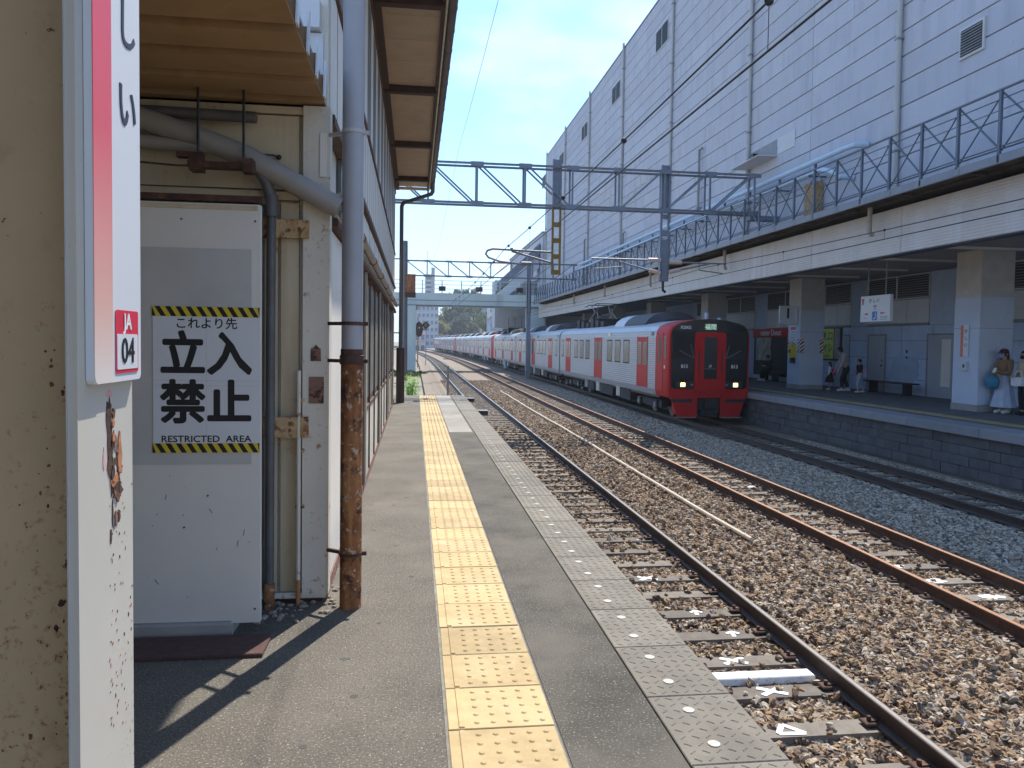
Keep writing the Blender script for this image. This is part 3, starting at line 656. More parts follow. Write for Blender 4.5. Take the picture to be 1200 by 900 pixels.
# awning deck: folded plate with ribs across
aw = thing('awning', 'brown ribbed metal awning over the passage in front of the house', 'awning', (-2, 3, 3.17))
pts = []; y = -14.16; per = .36
while y < 4.95:
    pts += [(y, 3.17), (y+.255, 3.17), (y+.29, 3.31), (y+.325, 3.31)]; y += per
top = [(a, z+.012) for a, z in reversed(pts)]
b = MB(); n_ = len(pts)
for i in range(n_-1):
    (a, z), (c, w) = pts[i], pts[i+1]
    b.add([(-4.5,a,z),(-.57,a,z),(-.57,c,w),(-4.5,c,w),(-4.5,a,z+.006),(-.57,a,z+.006),(-.57,c,w+.006),(-4.5,c,w+.006)], [(0,1,2,3),(7,6,5,4),(1,5,6,2)])
b.build('ribbed_deck', m_deckb, aw)
# pale end caps closing each rib along the edge
for i in range(0, n_-4, 4):
    a = pts[i][0]
    if a < -1: continue
    MB().prism([(a+.235, 3.172), (a+.30, 3.172), (a+.335, 3.40), (a+.29, 3.40)], 'x', -.566, -.556).build('rib_cap', m_signw, aw)
MB().box(-4.5, -.60, -14.2, 4.95, 3.335, 3.36).build('roof_sheet', m_gpaint, aw)
lt = MB(); lt.tube([(-2.2, 4.9, 3.065), (-.975, 4.9, 3.05)], .035, 10)
tag(lt.build('conduit_tube', m_piped, org=(-1.5, 4.9, 3.06), smooth=True), 'short black tube fixed high on the house wall under the awning', 'tube')
MB().box(-4.6, -4.45, -14.2, 5.0, 0, 3.33).build('added_shade_wall', m_cream, aw)  # unseen wall, added to keep sky light out of the passage under the awning
# hanging door panel with the notice
dr = thing('door_panel', 'large pale grey hanging door panel that carries the restricted area notice', 'door', (-1.5, 4.53, .06))
MB().cbox(-2.4, -.872, 4.50, 4.545, .06, 2.455, .004).build('door_leaf', m_panel, dr)
MB().box(-2.4, -.885, 4.494, 4.4995, 2.42, 2.445).build('top_strip', m_cream, dr)
MB().box(-2.4, -.92, 4.496, 4.4995, .98, 2.20).build('grey_sheet', m_sheet, dr)
MB().box(-2.4, -.86, 4.49, 4.58, 2.465, 2.50).build('hanging_track', m_rustd, dr)
for i in range(14):
    x, z = rr.uniform(-1.5, -.9), rr.uniform(.12, .95); MB().bar((x, 4.4985, z), (x+rr.uniform(-.008, .02), 4.4985, z+rr.uniform(-.04, .01)), .0022, .0022).build('scratch', m_rustd, dr)
for x, z in ((-1.16, .80), (-1.29, .62), (-.90, 2.36), (-.90, .14), (-1.3, 2.36)): MB().tube([(x, 4.494, z), (x, 4.501, z)], .0055, 8).build('screw_head', m_rustd, dr)
nt_ = thing('notice', 'white restricted area notice with yellow and black striped bands on grey door', 'notice', (-1.165, 4.493, 1.46))
NX0, NX1, NZ0, NZ1 = -1.452, -.878, 1.048, 1.872; NW = NX1-NX0
MB().box(NX0, NX1, 4.4915, 4.4955, NZ0, NZ1).build('sheet', m_signw, nt_)
for q_ in (1.455, 1.427): MB().box(NX0+.004, NX1-.004, 4.4911, 4.4915, q_, q_+.0016).build('fold_line', m_gpaint, nt_)
MB().box(-1.166, -1.1645, 4.4911, 4.4915, 1.11, 1.74).build('fold_line', m_gpaint, nt_)
def hazard(z0, z1, mirror):
    MB().box(NX0-.004, NX1+.004, 4.490, 4.4914, z0, z1).build('yellow_band', m_hazy, nt_)
    w = NW/10.3; h = z1-z0
    for i in range(-1, 11):
        x = NX0+.01+i*w
        p = [(x+h*.62, z0), (x+h*.62+w*.5, z0), (x+w*.5, z1), (x, z1)]
        p = [(min(max(q[0], NX0-.003), NX1+.003), q[1]) for q in p]
        if max(q[0] for q in p)-min(q[0] for q in p) < .006: continue
        MB().prism(p, 'y', 4.4890, 4.4898).build('black_stripe', m_lblk, nt_)
hazard(1.817, 1.872, False); hazard(1.048, 1.101, False)
text('これより先', .068, (-1.165, 4.491, 1.775), '-Y', m_lblk, nt_, .014)
for ch, x, z in (('立', -1.292, 1.592), ('入', -1.04, 1.592), ('禁', -1.292, 1.318), ('止', -1.04, 1.318)):
    text(ch, .255, (x, 4.491, z), '-Y', m_lblk, nt_, .034, sx=.98)
text('RESTRICTED  AREA', .052, (-1.165, 4.491, 1.124), '-Y', m_lblk, nt_, .018, sx=1.10)
st = MB(); st.cbox(-2.6, -1.02, 4.46, 5.0, 0, .075, .01)
tag(st.build('door_step', m_conc, org=(-1.8, 4.7, 0)), 'low concrete step below the grey hanging door', 'step')
st = MB(); st.cbox(-2.6, -.79, 4.14, 4.425, .003, .022, .004)
tag(st.build('floor_board', m_mat, org=(-1.7, 4.28, 0)), 'dark red brown board lying on the ground in front of the door step', 'board')
b = MB(); rr = random.Random(5)
for i in range(60):
    x, y = rr.uniform(-1.0, -.5), rr.uniform(4.62, 5.0); s_ = rr.uniform(.008, .02)
    if x > -.62: y = rr.uniform(4.7, 5.4); x = rr.uniform(-.56, -.49)
    b.ball((x, y, s_*.4), s_, 5, 4, sx=rr.uniform(.8, 1.5), sz=.7)
struct(b.build('loose_gravel', m_stoneg), 'stuff'); bpy.data.objects['loose_gravel']['label'] = 'small stones lying at the foot of the house corner'
# ------------------------------------------------------------------ foreground steel column and its pillar sign
sc = thing('steel_column', 'cream painted steel column with rust spots and flaking paint at the left edge', 'column', (-.70, 1.46, 0))
MB().box(-.566, -.55, 1.335, 1.58, 0, 3.165).build('front_flange', m_flange, sc)
MB().box(-1.30, -.567, 1.452, 1.463, 0, 3.165).build('web', m_web, sc)
MB().box(-1.316, -1.302, 1.335, 1.58, 0, 3.165).build('rear_flange', m_web, sc)
MB().box(-.5665, -.5655, 1.331, 1.3348, 0, 3.165).build('flange_edge', m_gpaint, sc)
def patch(cy_, cz_, w, h, seed, mat, d, n=18):
    MB().prism(jag(cy_, cz_, w, h, n, seed), 'x', -.5515, -.55+d).build('flaked_patch', mat, sc)
patch(1.464, 1.535, .011, .055, 2, m_rustd, .0012)
patch(1.492, 1.462, .030, .052, 4, m_rustd, .0012, 24)
patch(1.512, 1.475, .009, .04, 6, m_rusto, .0020)
patch(1.487, 1.435, .020, .014, 8, m_rusto, .0022)
patch(1.500, 1.412, .022, .018, 9, m_rustd, .0026, 22)
patch(1.483, 1.483, .006, .010, 10, m_flange, .0024); patch(1.487, 1.452, .005, .009, 11, m_flange, .0024)
patch(1.478, 1.375, .003, .022, 12, m_rustd, .0012); patch(1.470, 1.335, .004, .014, 13, m_rustd, .0012)
patch(1.440, 1.478, .004, .020, 14, M('pink_scuff', (.62, .36, .34), .6), .0010); patch(1.465, 1.595, .012, .007, 15, MATS['pink_scuff'], .0010)
for i in range(16):
    q = rr.uniform(1.36, 1.56); patch(1.485+rr.uniform(-.022, .03)*(1 if q < 1.5 else .5), q, rr.uniform(.003, .009), rr.uniform(.004, .014), 300+i, (m_rusto, m_rustd, m_rustpk)[i % 3], .0028+i*.00004, 13)
m_rustbl = M('rust_blister_brown', (.15, .07, .03), .9, var=.4, scale=60)
for i in range(70):
    z = rr.uniform(.95, 1.42); yy = rr.uniform(1.46, 1.575); patch(yy, z, rr.uniform(.0009, .0022), rr.uniform(.0012, .004), 30+i, m_rusto if i % 3 else m_rustd, .0009, 9)
# rust blisters on the web, denser near the flange
for i in range(120):
    x = -.577-abs(rr.gauss(0, .035 if i % 3 else .10)); z = .95+.75*(rr.random()**1.4); s_ = rr.uniform(.0007, .0022) if i % 5 else rr.uniform(.0025, .0052)
    MB().prism(jag(x, z, s_, s_*rr.uniform(.9, 2.0), 11, 70+i, .3), 'y', 1.4512, 1.4525).build('rust_blister', m_rustd if i % 3 else m_rustbl, sc)
ps = thing('pillar_sign', 'narrow white pillar sign with pink red stripe and hiragana on the steel column', 'sign', (-.55, 1.48, 1.62))
def rrect(y0, y1, z0, z1, r, n=5):
    p = []
    for cy_, cz_, a0 in ((y1-r, z1-r, 0), (y0+r, z1-r, 90), (y0+r, z0+r, 180), (y1-r, z0+r, 270)):
        p += [(cy_+r*math.cos(R(a0+90*i/n)), cz_+r*math.sin(R(a0+90*i/n))) for i in range(n+1)]
    return p
MB().prism(rrect(1.365, 1.588, 1.617, 2.72, .012), 'x', -.549, -.536).build('plate', m_signw, ps)
MB().prism([(1.366, 1.632), (1.370, 1.622), (1.378, 1.6175), (1.445, 1.6175), (1.445, 2.70), (1.366, 2.70)], 'x', -.5358, -.5345).build('colour_stripe', m_stripe, ps)
for ch, z in (('か', 2.42), ('し', 2.27), ('い', 2.12)):
    text(ch, .098, (-.5352, 1.522, z), '+X', m_lnavy, ps, .012)
MB().prism(rrect(1.458, 1.570, 1.632, 1.748, .006), 'x', -.5358, -.5346).build('badge_frame', m_signr, ps)
MB().prism(rrect(1.463, 1.565, 1.639, 1.704, .004), 'x', -.5345, -.5338).build('badge_field', m_signw, ps)
text('JA', .042, (-.5342, 1.514, 1.7255), '+X', m_lwht, ps, .02)
text('04', .066, (-.5334, 1.514, 1.671), '+X', m_lblk, ps, .012)
# ------------------------------------------------------------------ station building over the far platform
BX, BZ0, BZ1, BY0, BY1 = 13.0, 5.5, 20.35, 10.0, 76.2
bld = thing('station_building', 'huge windowless pale panelled station building above the far platform', 'building', (20, 40, 0))
MB().box(BX+.05, 40, BY0, BY1, 4.42, BZ1-.02).build('core_wall', m_wallgap, bld)
MB().box(BX-.03, BX+.4, BY0, BY1+.02, BZ1-.0, BZ1+.09).build('parapet_cap', m_chan, bld)
def panel_mesh(w, h, name, mat, d=.05):
    b = MB(); c = .012
    b.add([(d,0,0),(d,w,0),(d,w,h),(d,0,h),(c,0,0),(c,w,0),(c,w,h),(c,0,h),(0,c,c),(0,w-c,c),(0,w-c,h-c),(0,c,h-c)],
          [(0,4,5,1),(1,5,6,2),(2,6,7,3),(3,7,4,0),(4,8,9,5),(5,9,10,6),(6,10,11,7),(7,11,8,4),(8,11,10,9)])
    me = b.mesh(name); me.materials.append(mat); return me
PH, PW = .675, 4.7
pm = panel_mesh(PW-.022, PH-.026, 'wall_panel', m_wallb)
cols = [14.85+PW*i for i in range(13)]; rows = int((BZ1-BZ0)/PH)
fp = MB(); cnt = 0
pmh = panel_mesh(PW/2-.018, PH-.026, 'wall_panel', m_wallb)
for i, y in enumerate(cols):
    for j in range(rows):
        if cnt < 296 and y < 75:
            if (i*7+j*3) % 17 == 0 and cnt < 294:
                inst(pmh, 'wall_panel', (BX, y+.011, BZ0+j*PH+.013), bld); inst(pmh, 'wall_panel', (BX, y+PW/2+.009, BZ0+j*PH+.013), bld); cnt += 2
            else: inst(pm, 'wall_panel', (BX, y+.011, BZ0+j*PH+.013), bld); cnt += 1
        else: fp.box(BX, BX+.05, y+.011, min(y+PW, BY1)-.011, BZ0+j*PH+.013, BZ0+(j+1)*PH-.013)
for j in range(rows): fp.box(BX, BX+.05, 10.2, 14.83, BZ0+j*PH+.013, BZ0+(j+1)*PH-.013)
struct(fp.build('panel_rows', m_wallb, bld), 'stuff')
PY = [19.5, 28.9, 38.3, 47.7, 57.1, 66.5, 75.9]
for i, y in enumerate(PY):
    b = MB(); b.tube([(BX-.10, y, BZ1+.25), (BX-.10, y, 9.0-i*.02), (BX-.08, y, 6.2), (BX-.08, y+.02, 5.75), (BX-.3, y+.05, 5.6)], .075, 10)
    b.build('rain_pipe', M('rain_pipe', (.46, .46, .45), .5, var=.05, scale=2, streak=(5, (.34,.33,.31), .55, .9)), bld, smooth=True)
    b = MB()
    for z in range(7, 21, 3): b.box(BX-.18, BX-.001, y-.09, y+.09, z, z+.05)
    b.build('pipe_clamp', m_chan, bld)
    if 2 <= i <= 6:
        y0 = PY[i]+.9
        f = MB(); f.box(BX-.04, BX-.005, y0, y0+2.1, 17.55, 18.75); fo = f.build('window', m_rpanel, bld)
        for q in (0, 1):
            MB().box(BX-.045, BX-.0405, y0+.06+q*1.02, y0+1.0+q*1.02, 17.62, 18.68).build('window_pane', m_glass, fo)
lv = MB(); lv.box(BX-.05, BX-.004, 16.40, 17.22, 8.62, 9.36); lo = lv.build('louvre_frame', m_rpanel, bld)
MB().box(BX-.053, BX-.051, 16.46, 17.16, 8.68, 9.30).build('louvre_back', m_black, lo)
for k in range(9):
    z = 8.70+k*.066
    MB().add([(BX-.056,16.46,z+.04),(BX-.056,17.16,z+.04),(BX-.085,17.16,z),(BX-.085,16.46,z),(BX-.056,16.46,z+.03),(BX-.056,17.16,z+.03),(BX-.082,17.16,z-.006),(BX-.082,16.46,z-.006)],[(0,1,2,3),(7,6,5,4),(3,2,6,7),(0,3,7,4),(1,5,6,2)]).build('louvre_slat', m_grey, lo)
m_peel = M('peeled_paint', (.44, .43, .41), .85, var=.15, scale=3); rr = random.Random(12)
for i in range(26):
    y, z = (rr.gauss(51, 1.6), rr.gauss(11.6, .8)) if i < 12 else ((rr.gauss(43.5, 1.5), rr.gauss(10.2, .8)) if i < 20 else (rr.uniform(18, 34), rr.uniform(7.5, 13)))
    q = 1 if i < 20 else .35
    MB().prism(jag(y, z, rr.uniform(.08, .3)*q, rr.uniform(.2, .7)*q, 14, 400+i, .45), 'x', BX-.0025-.0002*i, BX+.001).build('peeled_patch', m_peel, bld)
# air vent hood
MB().box(BX-.02, BX-.003, 25.3, 26.55, 8.62, 9.20).build('cover_plate', m_rpanel, bld)
ho = MB(); ho.box(BX-.012, BX-.003, 26.65, 28.9, 8.62, 9.20); h_ = ho.build('vent_hood', m_grey, bld)
MB().box(BX-.75, BX-.013, 26.6, 29.0, 8.57, 8.60).build('hood_shelf', m_rpanel, h_)
MB().box(BX-.2, BX-.013, 28.2, 28.6, 8.72, 9.05).build('hood_opening', m_black, h_)
for y, z0, z1 in ((34.0, 8.0, 10.6), (46.8, 7.0, 8.6), (57.8, 6.4, 9.6)):
    b = MB(); b.tube([(BX-.15, y, z0), (BX-.15, y, z1), (BX-.15, y-.35, z1)], .06, 8); b.box(BX-.25, BX-.02, y-.12, y+.12, z0-.25, z0); b.build('cable_riser', m_grey, bld)
# fascia over the platform edge, with siding panels, ceiling and lights
FX, FZ0, FZ1 = 12.1, 4.08, 5.24
MB().box(FX+.05, FX+.3, 8, 72.5, FZ0+.02, FZ1).build('fascia_core', m_wallgap, bld)
fm = panel_mesh(4.36-.02, FZ1-FZ0, 'fascia_panel', m_fascia)
y = 9.23
while y < 72:
    inst(fm, 'fascia_panel', (FX, y, FZ0), bld); y += 4.36
MB().box(FX-.012, FX+.3, 8, 72.5, FZ0-.03, FZ0-.002).build('fascia_drip', m_black, bld)
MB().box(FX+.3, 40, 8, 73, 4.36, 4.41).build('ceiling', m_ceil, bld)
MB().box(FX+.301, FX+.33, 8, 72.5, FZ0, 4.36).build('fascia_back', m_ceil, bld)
for y in [15.5+2.9*i for i in range(11)]:
    MB().box(13.2, 16.6, y-.07, y+.07, 4.30, 4.357).build('ceiling_lamp', m_white, bld)
# square concrete columns
CYs = [18.73+9.6*i for i in range(6)]
for i, y in enumerate(CYs):
    b = MB(); b.cbox(15.0, 15.98, y, y+.98, .18, 3.1, .004); c = b.build('column', m_colm, bld)
    MB().box(15.006, 15.974, y+.006, y+.974, 3.1, 4.36).build('column_top', m_colt, c)
    MB().box(14.985, 15.995, y-.012, y+.992, 0, .175).build('column_base', m_conc, c)
    MB().box(14.996, 15.984, y-.004, y+.984, 2.245, 2.257).build('column_joint', m_grey, c)
c1 = [o for o in bld.children if o.name.split('.')[0] == 'column']
# concourse wall behind
RX = 17.7
MB().box(RX+.06, RX+.4, 10, 73, 0, 4.36).build('concourse_core', m_wallgap, bld)
def rw(name, y0, y1, z0, z1, mat, d=0., parent=None): return MB().box(RX-d, RX+.06-d if d else RX+.06, y0+.012, y1-.012, z0+.01, z1-.01).build(name, mat, parent or bld)
ydoors = [(23.25, 24.5), (26.95, 28.0), (29.35, 30.45)]
shop = (34.2, 38.2)
yy = 12.0
while yy < 72:
    if not (shop[0]-1.5 < yy < shop[1]-.3):
        for z0, z1 in ((0, .55), (.55, 1.3), (1.3, 1.95), (1.95, 2.5)):
            rw('wall_slab', yy, yy+1.75, z0, z1, m_rwall)
    yy += 1.75
for z0, z1 in ((0, 2.5),):
    rw('wall_slab', shop[1]+.1, shop[1]+1.3, z0, z1, m_rwall, .004)
louv = [(20.0, 22.9), (24.5, 28.15), (29.3, 31.3), (33.0, 36.8), (38.2, 41.8), (43, 46.5)]
prev = 12.0
for a, c in louv:
    rw('upper_slab', prev, a, 2.5, 4.36, m_rwall); prev = c
    f = rw('louvre', a, c, 3.45, 4.34, m_rpanel, .03)
    n_ = max(1, round((c-a)/1.9)); w = (c-a)/n_
    for k in range(n_):
        MB().box(RX-.034, RX-.031, a+k*w+.05, a+(k+1)*w-.05, 3.50, 4.28).build('louvre_grille', m_black, f)
        b = MB()
        for q in range(9): b.box(RX-.05, RX-.0345, a+k*w+.05, a+(k+1)*w-.05, 3.53+q*.085, 3.545+q*.085)
        struct(b.build('louvre_slats', m_grey, f), 'stuff')
    n_ = max(2, round((c-a)/1.1)); w = (c-a)/n_
    for k in range(n_): rw('wall_panel_sheet', a+k*w, a+(k+1)*w, 2.58, 3.44, m_rpanel, .02)
    rw('wall_ledge', a, c, 2.5, 2.58, m_grey, .03)
rw('upper_slab', prev, 73, 2.5, 4.36, m_rwall)
for a, c in ydoors:
    d = rw('door', a, c, 0, 2.12, M('door_blue_grey', (.36, .385, .42), .6, var=.05, scale=2), .02)
    MB().box(RX-.03, RX-.021, a-.06, a, 0, 2.2).build('door_frame', m_grey, d); MB().box(RX-.03, RX-.021, c, c+.06, 0, 2.2).build('door_frame', m_grey, d); MB().box(RX-.03, RX-.021, a, c, 2.13, 2.2).build('door_frame', m_grey, d)
    if a > 26 and a < 29:
        MB().ball((RX-.06, a+.15, 1.0), .035).build('door_knob', m_black, d); MB().ball((RX-.05, a+.15, 1.2), .025).build('door_lock', m_black, d)
MB().box(RX-.022, RX-.012, 23.35, 23.8, .4, 2.0).build('notice_rack', m_white, bld)
MB().prism(jag(25.8, .9, .85, .55, 20, 4, .12), 'x', RX-.004, RX-.001).build('damp_stain', M('damp_stain', (.33, .41, .53), .75, var=.12, scale=2), bld)
MB().box(RX-.03, RX-.02, 25.6, 25.68, 1.5, 1.62).build('wall_switch', m_black, bld); MB().box(RX-.03, RX-.02, 25.6, 25.68, 1.3, 1.38).build('wall_switch', m_black, bld)
# doughnut shop front
sh = thing('doughnut_shop', 'dark doughnut shop front with a red name board beyond the numbered column', 'shop', (RX, 36.2, 0))
MB().box(RX-.02, RX+.05, shop[0], shop[1], 0, 2.5).build('shop_front', m_black, sh)
MB().box(RX-.10, RX-.021, shop[0], shop[1], 2.12, 2.55).build('name_board', m_red, sh)
text('mister Donut', .40, (RX-.102, 36.2, 2.335), '-X', m_lwht, sh, .015)
po = MB().box(RX-.06, RX-.021, 36.25, 37.85, .95, 2.1).build('poster', M('poster_print', (.42, .40, .36), .5, var=.45, scale=1.3, spots=(2.2, (.36, .20, .07), .5, .56), spots2=(3, (.06, .07, .12), .62, .65)), sh)
MB().box(RX-.05, RX-.0205, shop[0], shop[1], 0, .2).build('kick_plate', m_rpanel, sh)
# walkway with braced railing
wk = thing('maintenance_walkway', 'long steel maintenance walkway with cross braced railing along the building', 'walkway', (11.3, 40, 5.4))
KX = 11.3; KY0, KY1 = 10.0, 73.0
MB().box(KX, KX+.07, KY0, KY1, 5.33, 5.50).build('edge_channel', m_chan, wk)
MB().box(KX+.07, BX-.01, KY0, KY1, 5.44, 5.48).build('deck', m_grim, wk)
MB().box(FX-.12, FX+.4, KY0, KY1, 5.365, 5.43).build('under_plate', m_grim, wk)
bm_ = MB(); bm_.prism([(KX+.07, 5.43), (BX-.02, 5.43), (BX-.02, 5.37), (KX+.5, 5.365), (KX+.07, 5.40)], 'y', -.06, .06); bme_ = bm_.mesh('floor_beam', (KX, 0, 5.4)); bme_.materials.append(m_grim)
po_ = MB(); po_.box(0, .055, -.03, .03, -.10, 1.30); pme_ = po_.mesh('railing_post'); pme_.materials.append(m_rail_g)
bp_ = MB(); bp_.box(-.008, .0, -.10, .10, -.10, .02); bp_.box(-.014, -.008, -.07, -.05, -.05, -.03); bp_.box(-.014, -.008, .05, .07, -.05, -.03); bpm = bp_.mesh('post_plate'); bpm.materials.append(m_chan)
PS = 1.17; y = KY0+.3; i = 0
br1 = MB(); br1.bar((.06, 0, .14), (.06, PS, 1.27), .03); br1m = br1.mesh('brace'); br1m.materials.append(m_rail_g)
br2 = MB(); br2.bar((.075, 0, 1.27), (.075, PS, .14), .022); br2m = br2.mesh('brace'); br2m.materials.append(m_rail_g)
while y < KY1-.2:
    p = inst(pme_, 'railing_post', (KX, y, 5.45), wk)
    if i % 2 == 0:
        inst(bme_, 'floor_beam', (KX, y, 5.4), wk)
        q = bpy.data.objects.new('post_plate', bpm); COL.objects.link(q); q.parent = p; q.location = (-.001, 0, .0)
    if y+PS < KY1: inst(br1m, 'brace', (KX, y, 5.45), wk); inst(br2m, 'brace', (KX, y, 5.45), wk)
    y += PS; i += 1
for z, r_ in ((6.76, .022), (6.58, .012), (6.37, .010), (5.66, .014), (5.61, .010)):
    MB().tube([(KX+.03, KY0, z), (KX+.03, KY1, z)], r_, 6).build('handrail', m_rail_g, wk)
# blue-white pipes on the wall
bp = thing('service_pipes', 'pair of pale blue insulated pipes running along the wall above the walkway', 'pipe', (12.6, 35, 7.4))
MB().tube([(12.98, 20.9, 7.55), (12.62, 21.0, 7.55), (12.55, 21.4, 7.55), (12.55, 58, 7.72)], .085, 10).build('upper_pipe', m_bluep, bp, smooth=True)
MB().tube([(12.98, 21.6, 6.75), (12.6, 21.65, 6.78), (12.5, 22.0, 7.0), (12.5, 22.6, 7.2), (12.5, 58, 7.36)], .085, 10).build('lower_pipe', m_bluep, bp, smooth=True)
for i, y in enumerate([23.2+2.4*k for k in range(15)]):
    MB().box(12.60, 12.66, y-.04, y+.04, 7.05+y*.0045-.1, 7.66).build('pipe_stand', m_rail_g, bp); MB().box(12.4, 12.99, y-.04, y+.04, 7.02+y*.0045-.03, 7.06+y*.0045-.03).build('pipe_arm', m_rail_g, bp)
b = MB(); b.box(12.7, 12.98, 23.3, 24.0, 5.6, 7.0)
tag(b.build('equipment_cabinet', m_rustp, org=(12.8, 23.6, 5.5)), 'rusty tan cabinet standing on the walkway under the blue pipes', 'cabinet')
gl = [('nearest', 18.9), ('second', 28.4), ('third', 37.8), ('fourth', 47.2), ('fifth', 56.6)]
for nm, y in gl:
    b = MB(); b.tube([(11.85, y, 5.36), (11.85, y, 4.75), (11.85, y-.04, 4.66), (11.85, y-.14, 4.64)], .06, 10)
    tag(b.build('drain_spout', M('spout', (.40, .33, .26), .6, var=.2, scale=8), org=(11.85, y, 4.64), smooth=True), f'{nm} short elbow drain spout hanging below the walkway in front of the fascia', 'drain', 'drain spouts under the walkway')
# signs and fittings of the far platform
def board(name, y0, y1, z0, z1, x, mat, parent, d=.03): return MB().box(x-d, x, min(y0,y1), max(y0,y1), z0, z1).build(name, mat, parent)
ss = thing('station_sign', 'hanging white station name board with red arrows and a blue square', 'sign', (14, 21.8, 2.48))
MB().cbox(13.93, 14.03, 21.05, 22.55, 2.48, 3.28, .01).build('board', m_signw, ss)
for y in (21.35, 22.25): MB().tube([(13.98, y, 3.28), (13.98, y, 4.36)], .022, 8).build('hanger', m_grey, ss)
SX = 13.929
text('か し い', .15, (SX, 21.85, 3.12), '-X', m_lnavy, ss, .02)
text('香椎', .085, (SX, 21.8, 2.94), '-X', m_lnavy, ss, .01); text('Kashii', .05, (SX, 21.8, 2.86), '-X', m_lnavy, ss, .01)
MB().box(SX-.004, SX, 22.38, 22.49, 3.11, 3.20).build('badge', m_signr, ss); MB().box(SX-.004, SX, 22.38, 22.49, 3.01, 3.10).build('badge', m_grey, ss)
MB().box(SX-.004, SX, 21.68, 21.93, 2.52, 2.79).build('blue_square', m_blue, ss)
b = MB(); b.tube([(SX-.006, 21.74, 2.74), (SX-.006, 21.72, 2.64), (SX-.006, 21.78, 2.57), (SX-.006, 21.86, 2.56)], .018, 6); b.build('white_curve', m_lwht, ss)
MB().prism([(22.40, 2.72), (22.16, 2.76), (22.16, 2.68)], 'x', SX-.003, SX).build('arrow', m_signr, ss)
MB().prism([(21.25, 2.73), (21.50, 2.77), (21.50, 2.69)], 'x', SX-.003, SX).build('arrow', m_signr, ss)
text('ふ く こ', .065, (SX, 22.27, 2.60), '-X', m_lnavy, ss, .012); text('ちはや 九産大前', .05, (SX, 21.34, 2.61), '-X', m_lnavy, ss, .012); text('Chihaya  Kyusandaimae', .034, (SX, 21.34, 2.545), '-X', m_lnavy, ss, .01)
k = thing('pillar_sign', 'narrow white pillar sign with orange stripe on the column beside the waiting women', 'sign', (14.98, 19.22, 1.45))
board('plate', 19.10, 19.40, 1.47, 2.34, 14.995, m_signw, k); board('colour_stripe', 19.29, 19.395, 1.475, 2.335, 14.9645, M('stripe_orange', (.62, .17, .09), .4), k, .003)
for ch, z in (('か', 2.17), ('し', 1.98), ('い', 1.79)): text(ch, .13, (14.964, 19.195, z), '-X', m_lnavy, k, .015)
k = thing('call_box', 'small grey call button box below the pillar sign on the nearer column', 'box', (14.98, 19.2, 1.2))
board('case', 19.12, 19.30, 1.10, 1.34, 14.995, m_rpanel, k, .06); board('button', 19.18, 19.24, 1.17, 1.27, 14.9345, m_black, k, .006)
C2 = CYs[1]
k = thing('track_number_sign', 'square white platform number sign projecting from the second column', 'sign', (14.9, C2+.9, 2.6))
MB().box(14.30, 15.0-.004, C2+.35, C2+.43, 2.58, 3.28).build('panel', m_signw, k)
board('panel', C2+.2, C2+1.15, 2.58, 3.26, 14.99, m_signw, k, .05); text('1', .55, (14.938, C2+.62, 2.97), '-X', m_lblk, k, .03); text('1', .55, (14.65, C2+.3485, 2.97), '-Y', m_lblk, k, .03); text('のりば', .12, (14.938, C2+.62, 2.66), '-X', m_lblk, k, .01)
k = thing('paper_notice', 'white paper notice with red heading on the second column below the number', 'notice', (14.98, C2+.5, 2.0))
board('paper', C2+.28, C2+.82, 1.82, 2.5, 14.996, m_signw, k, .008); board('heading', C2+.34, C2+.76, 2.34, 2.46, 14.9875, m_signr, k, .003)
for z in (2.25, 2.15, 2.05, 1.95): board('print_line', C2+.36, C2+.74, z-.02, z+.01, 14.9875, m_grey, k, .002)
def band(y0, y1, face, lab):
    k = thing('warning_band', lab, 'tape', (15, C2, 1.5), 'red and white corner bands on the second column')
    z0, z1 = 1.42, 2.02
    if face == 'x': board('band', y0, y1, z0, z1, 14.998, m_lwht, k, .004)
    else: MB().box(y0, y1, C2-.006, C2-.002, z0, z1).build('band', m_lwht, k)
    w = y1-y0
    for q in range(-1, 5):
        z = z0+q*.15; p = [(y0, max(z0, z)), (y1, min(max(z0, z+.13), z1)), (y1, min(max(z0, z+.21), z1)), (y0, min(max(z0, z+.08), z1))]
        if abs(p[1][1]-p[2][1])+abs(p[0][1]-p[3][1]) < .01: continue
        if face == 'x': MB().prism([(y0+y1-a, c) for a, c in p], 'x', 14.991, 14.9935).build('stripe', m_signr if q % 2 else m_black, k)
        else: MB().prism(p, 'y', C2-.009, C2-.0065).build('stripe', m_signr if q % 2 else m_black, k)
band(C2+.82, C2+.98, 'x', 'striped warning band on the far edge of the second column face toward the train')
band(C2+.005, C2+.165, 'x', 'striped warning band on the lit face of the second column beside its near corner')
band(15.005, 15.16, 'y', 'striped warning band on the shaded face of the second column at its left corner')
band(15.82, 15.975, 'y', 'striped warning band on the shaded face of second column by the yellow board')
k = thing('emergency_phone', 'yellow emergency device hung on the lit face of the second column', 'device', (14.95, C2+.6, 1.3))
MB().cbox(14.80, 14.996, C2+.30, C2+.52, 1.25, 1.75, .03).build('yellow_case', m_hazy, k); MB().ball((14.88, C2+.41, 1.81), .07).build('beacon', m_hazy, k)
MB().cbox(14.84, 14.996, C2+.32, C2+.50, 1.02, 1.23, .02).build('lower_box', m_black, k); MB().box(14.796, 14.799, C2+.35, C2+.47, 1.42, 1.58).build('button_plate', m_black, k)
k = thing('notice_board', 'bright yellow green guide board in black frame on the wall behind the column', 'board', (17.5, 31, 1.2))
board('frame', 29.9, 32.0, 1.10, 2.52, 17.69, m_black, k, .06); board('yellow_field', 30.45, 31.9, 1.18, 2.46, 17.629, m_lime, k, .006); board('grey_field', 29.98, 30.38, 1.18, 2.46, 17.629, m_grey, k, .006)
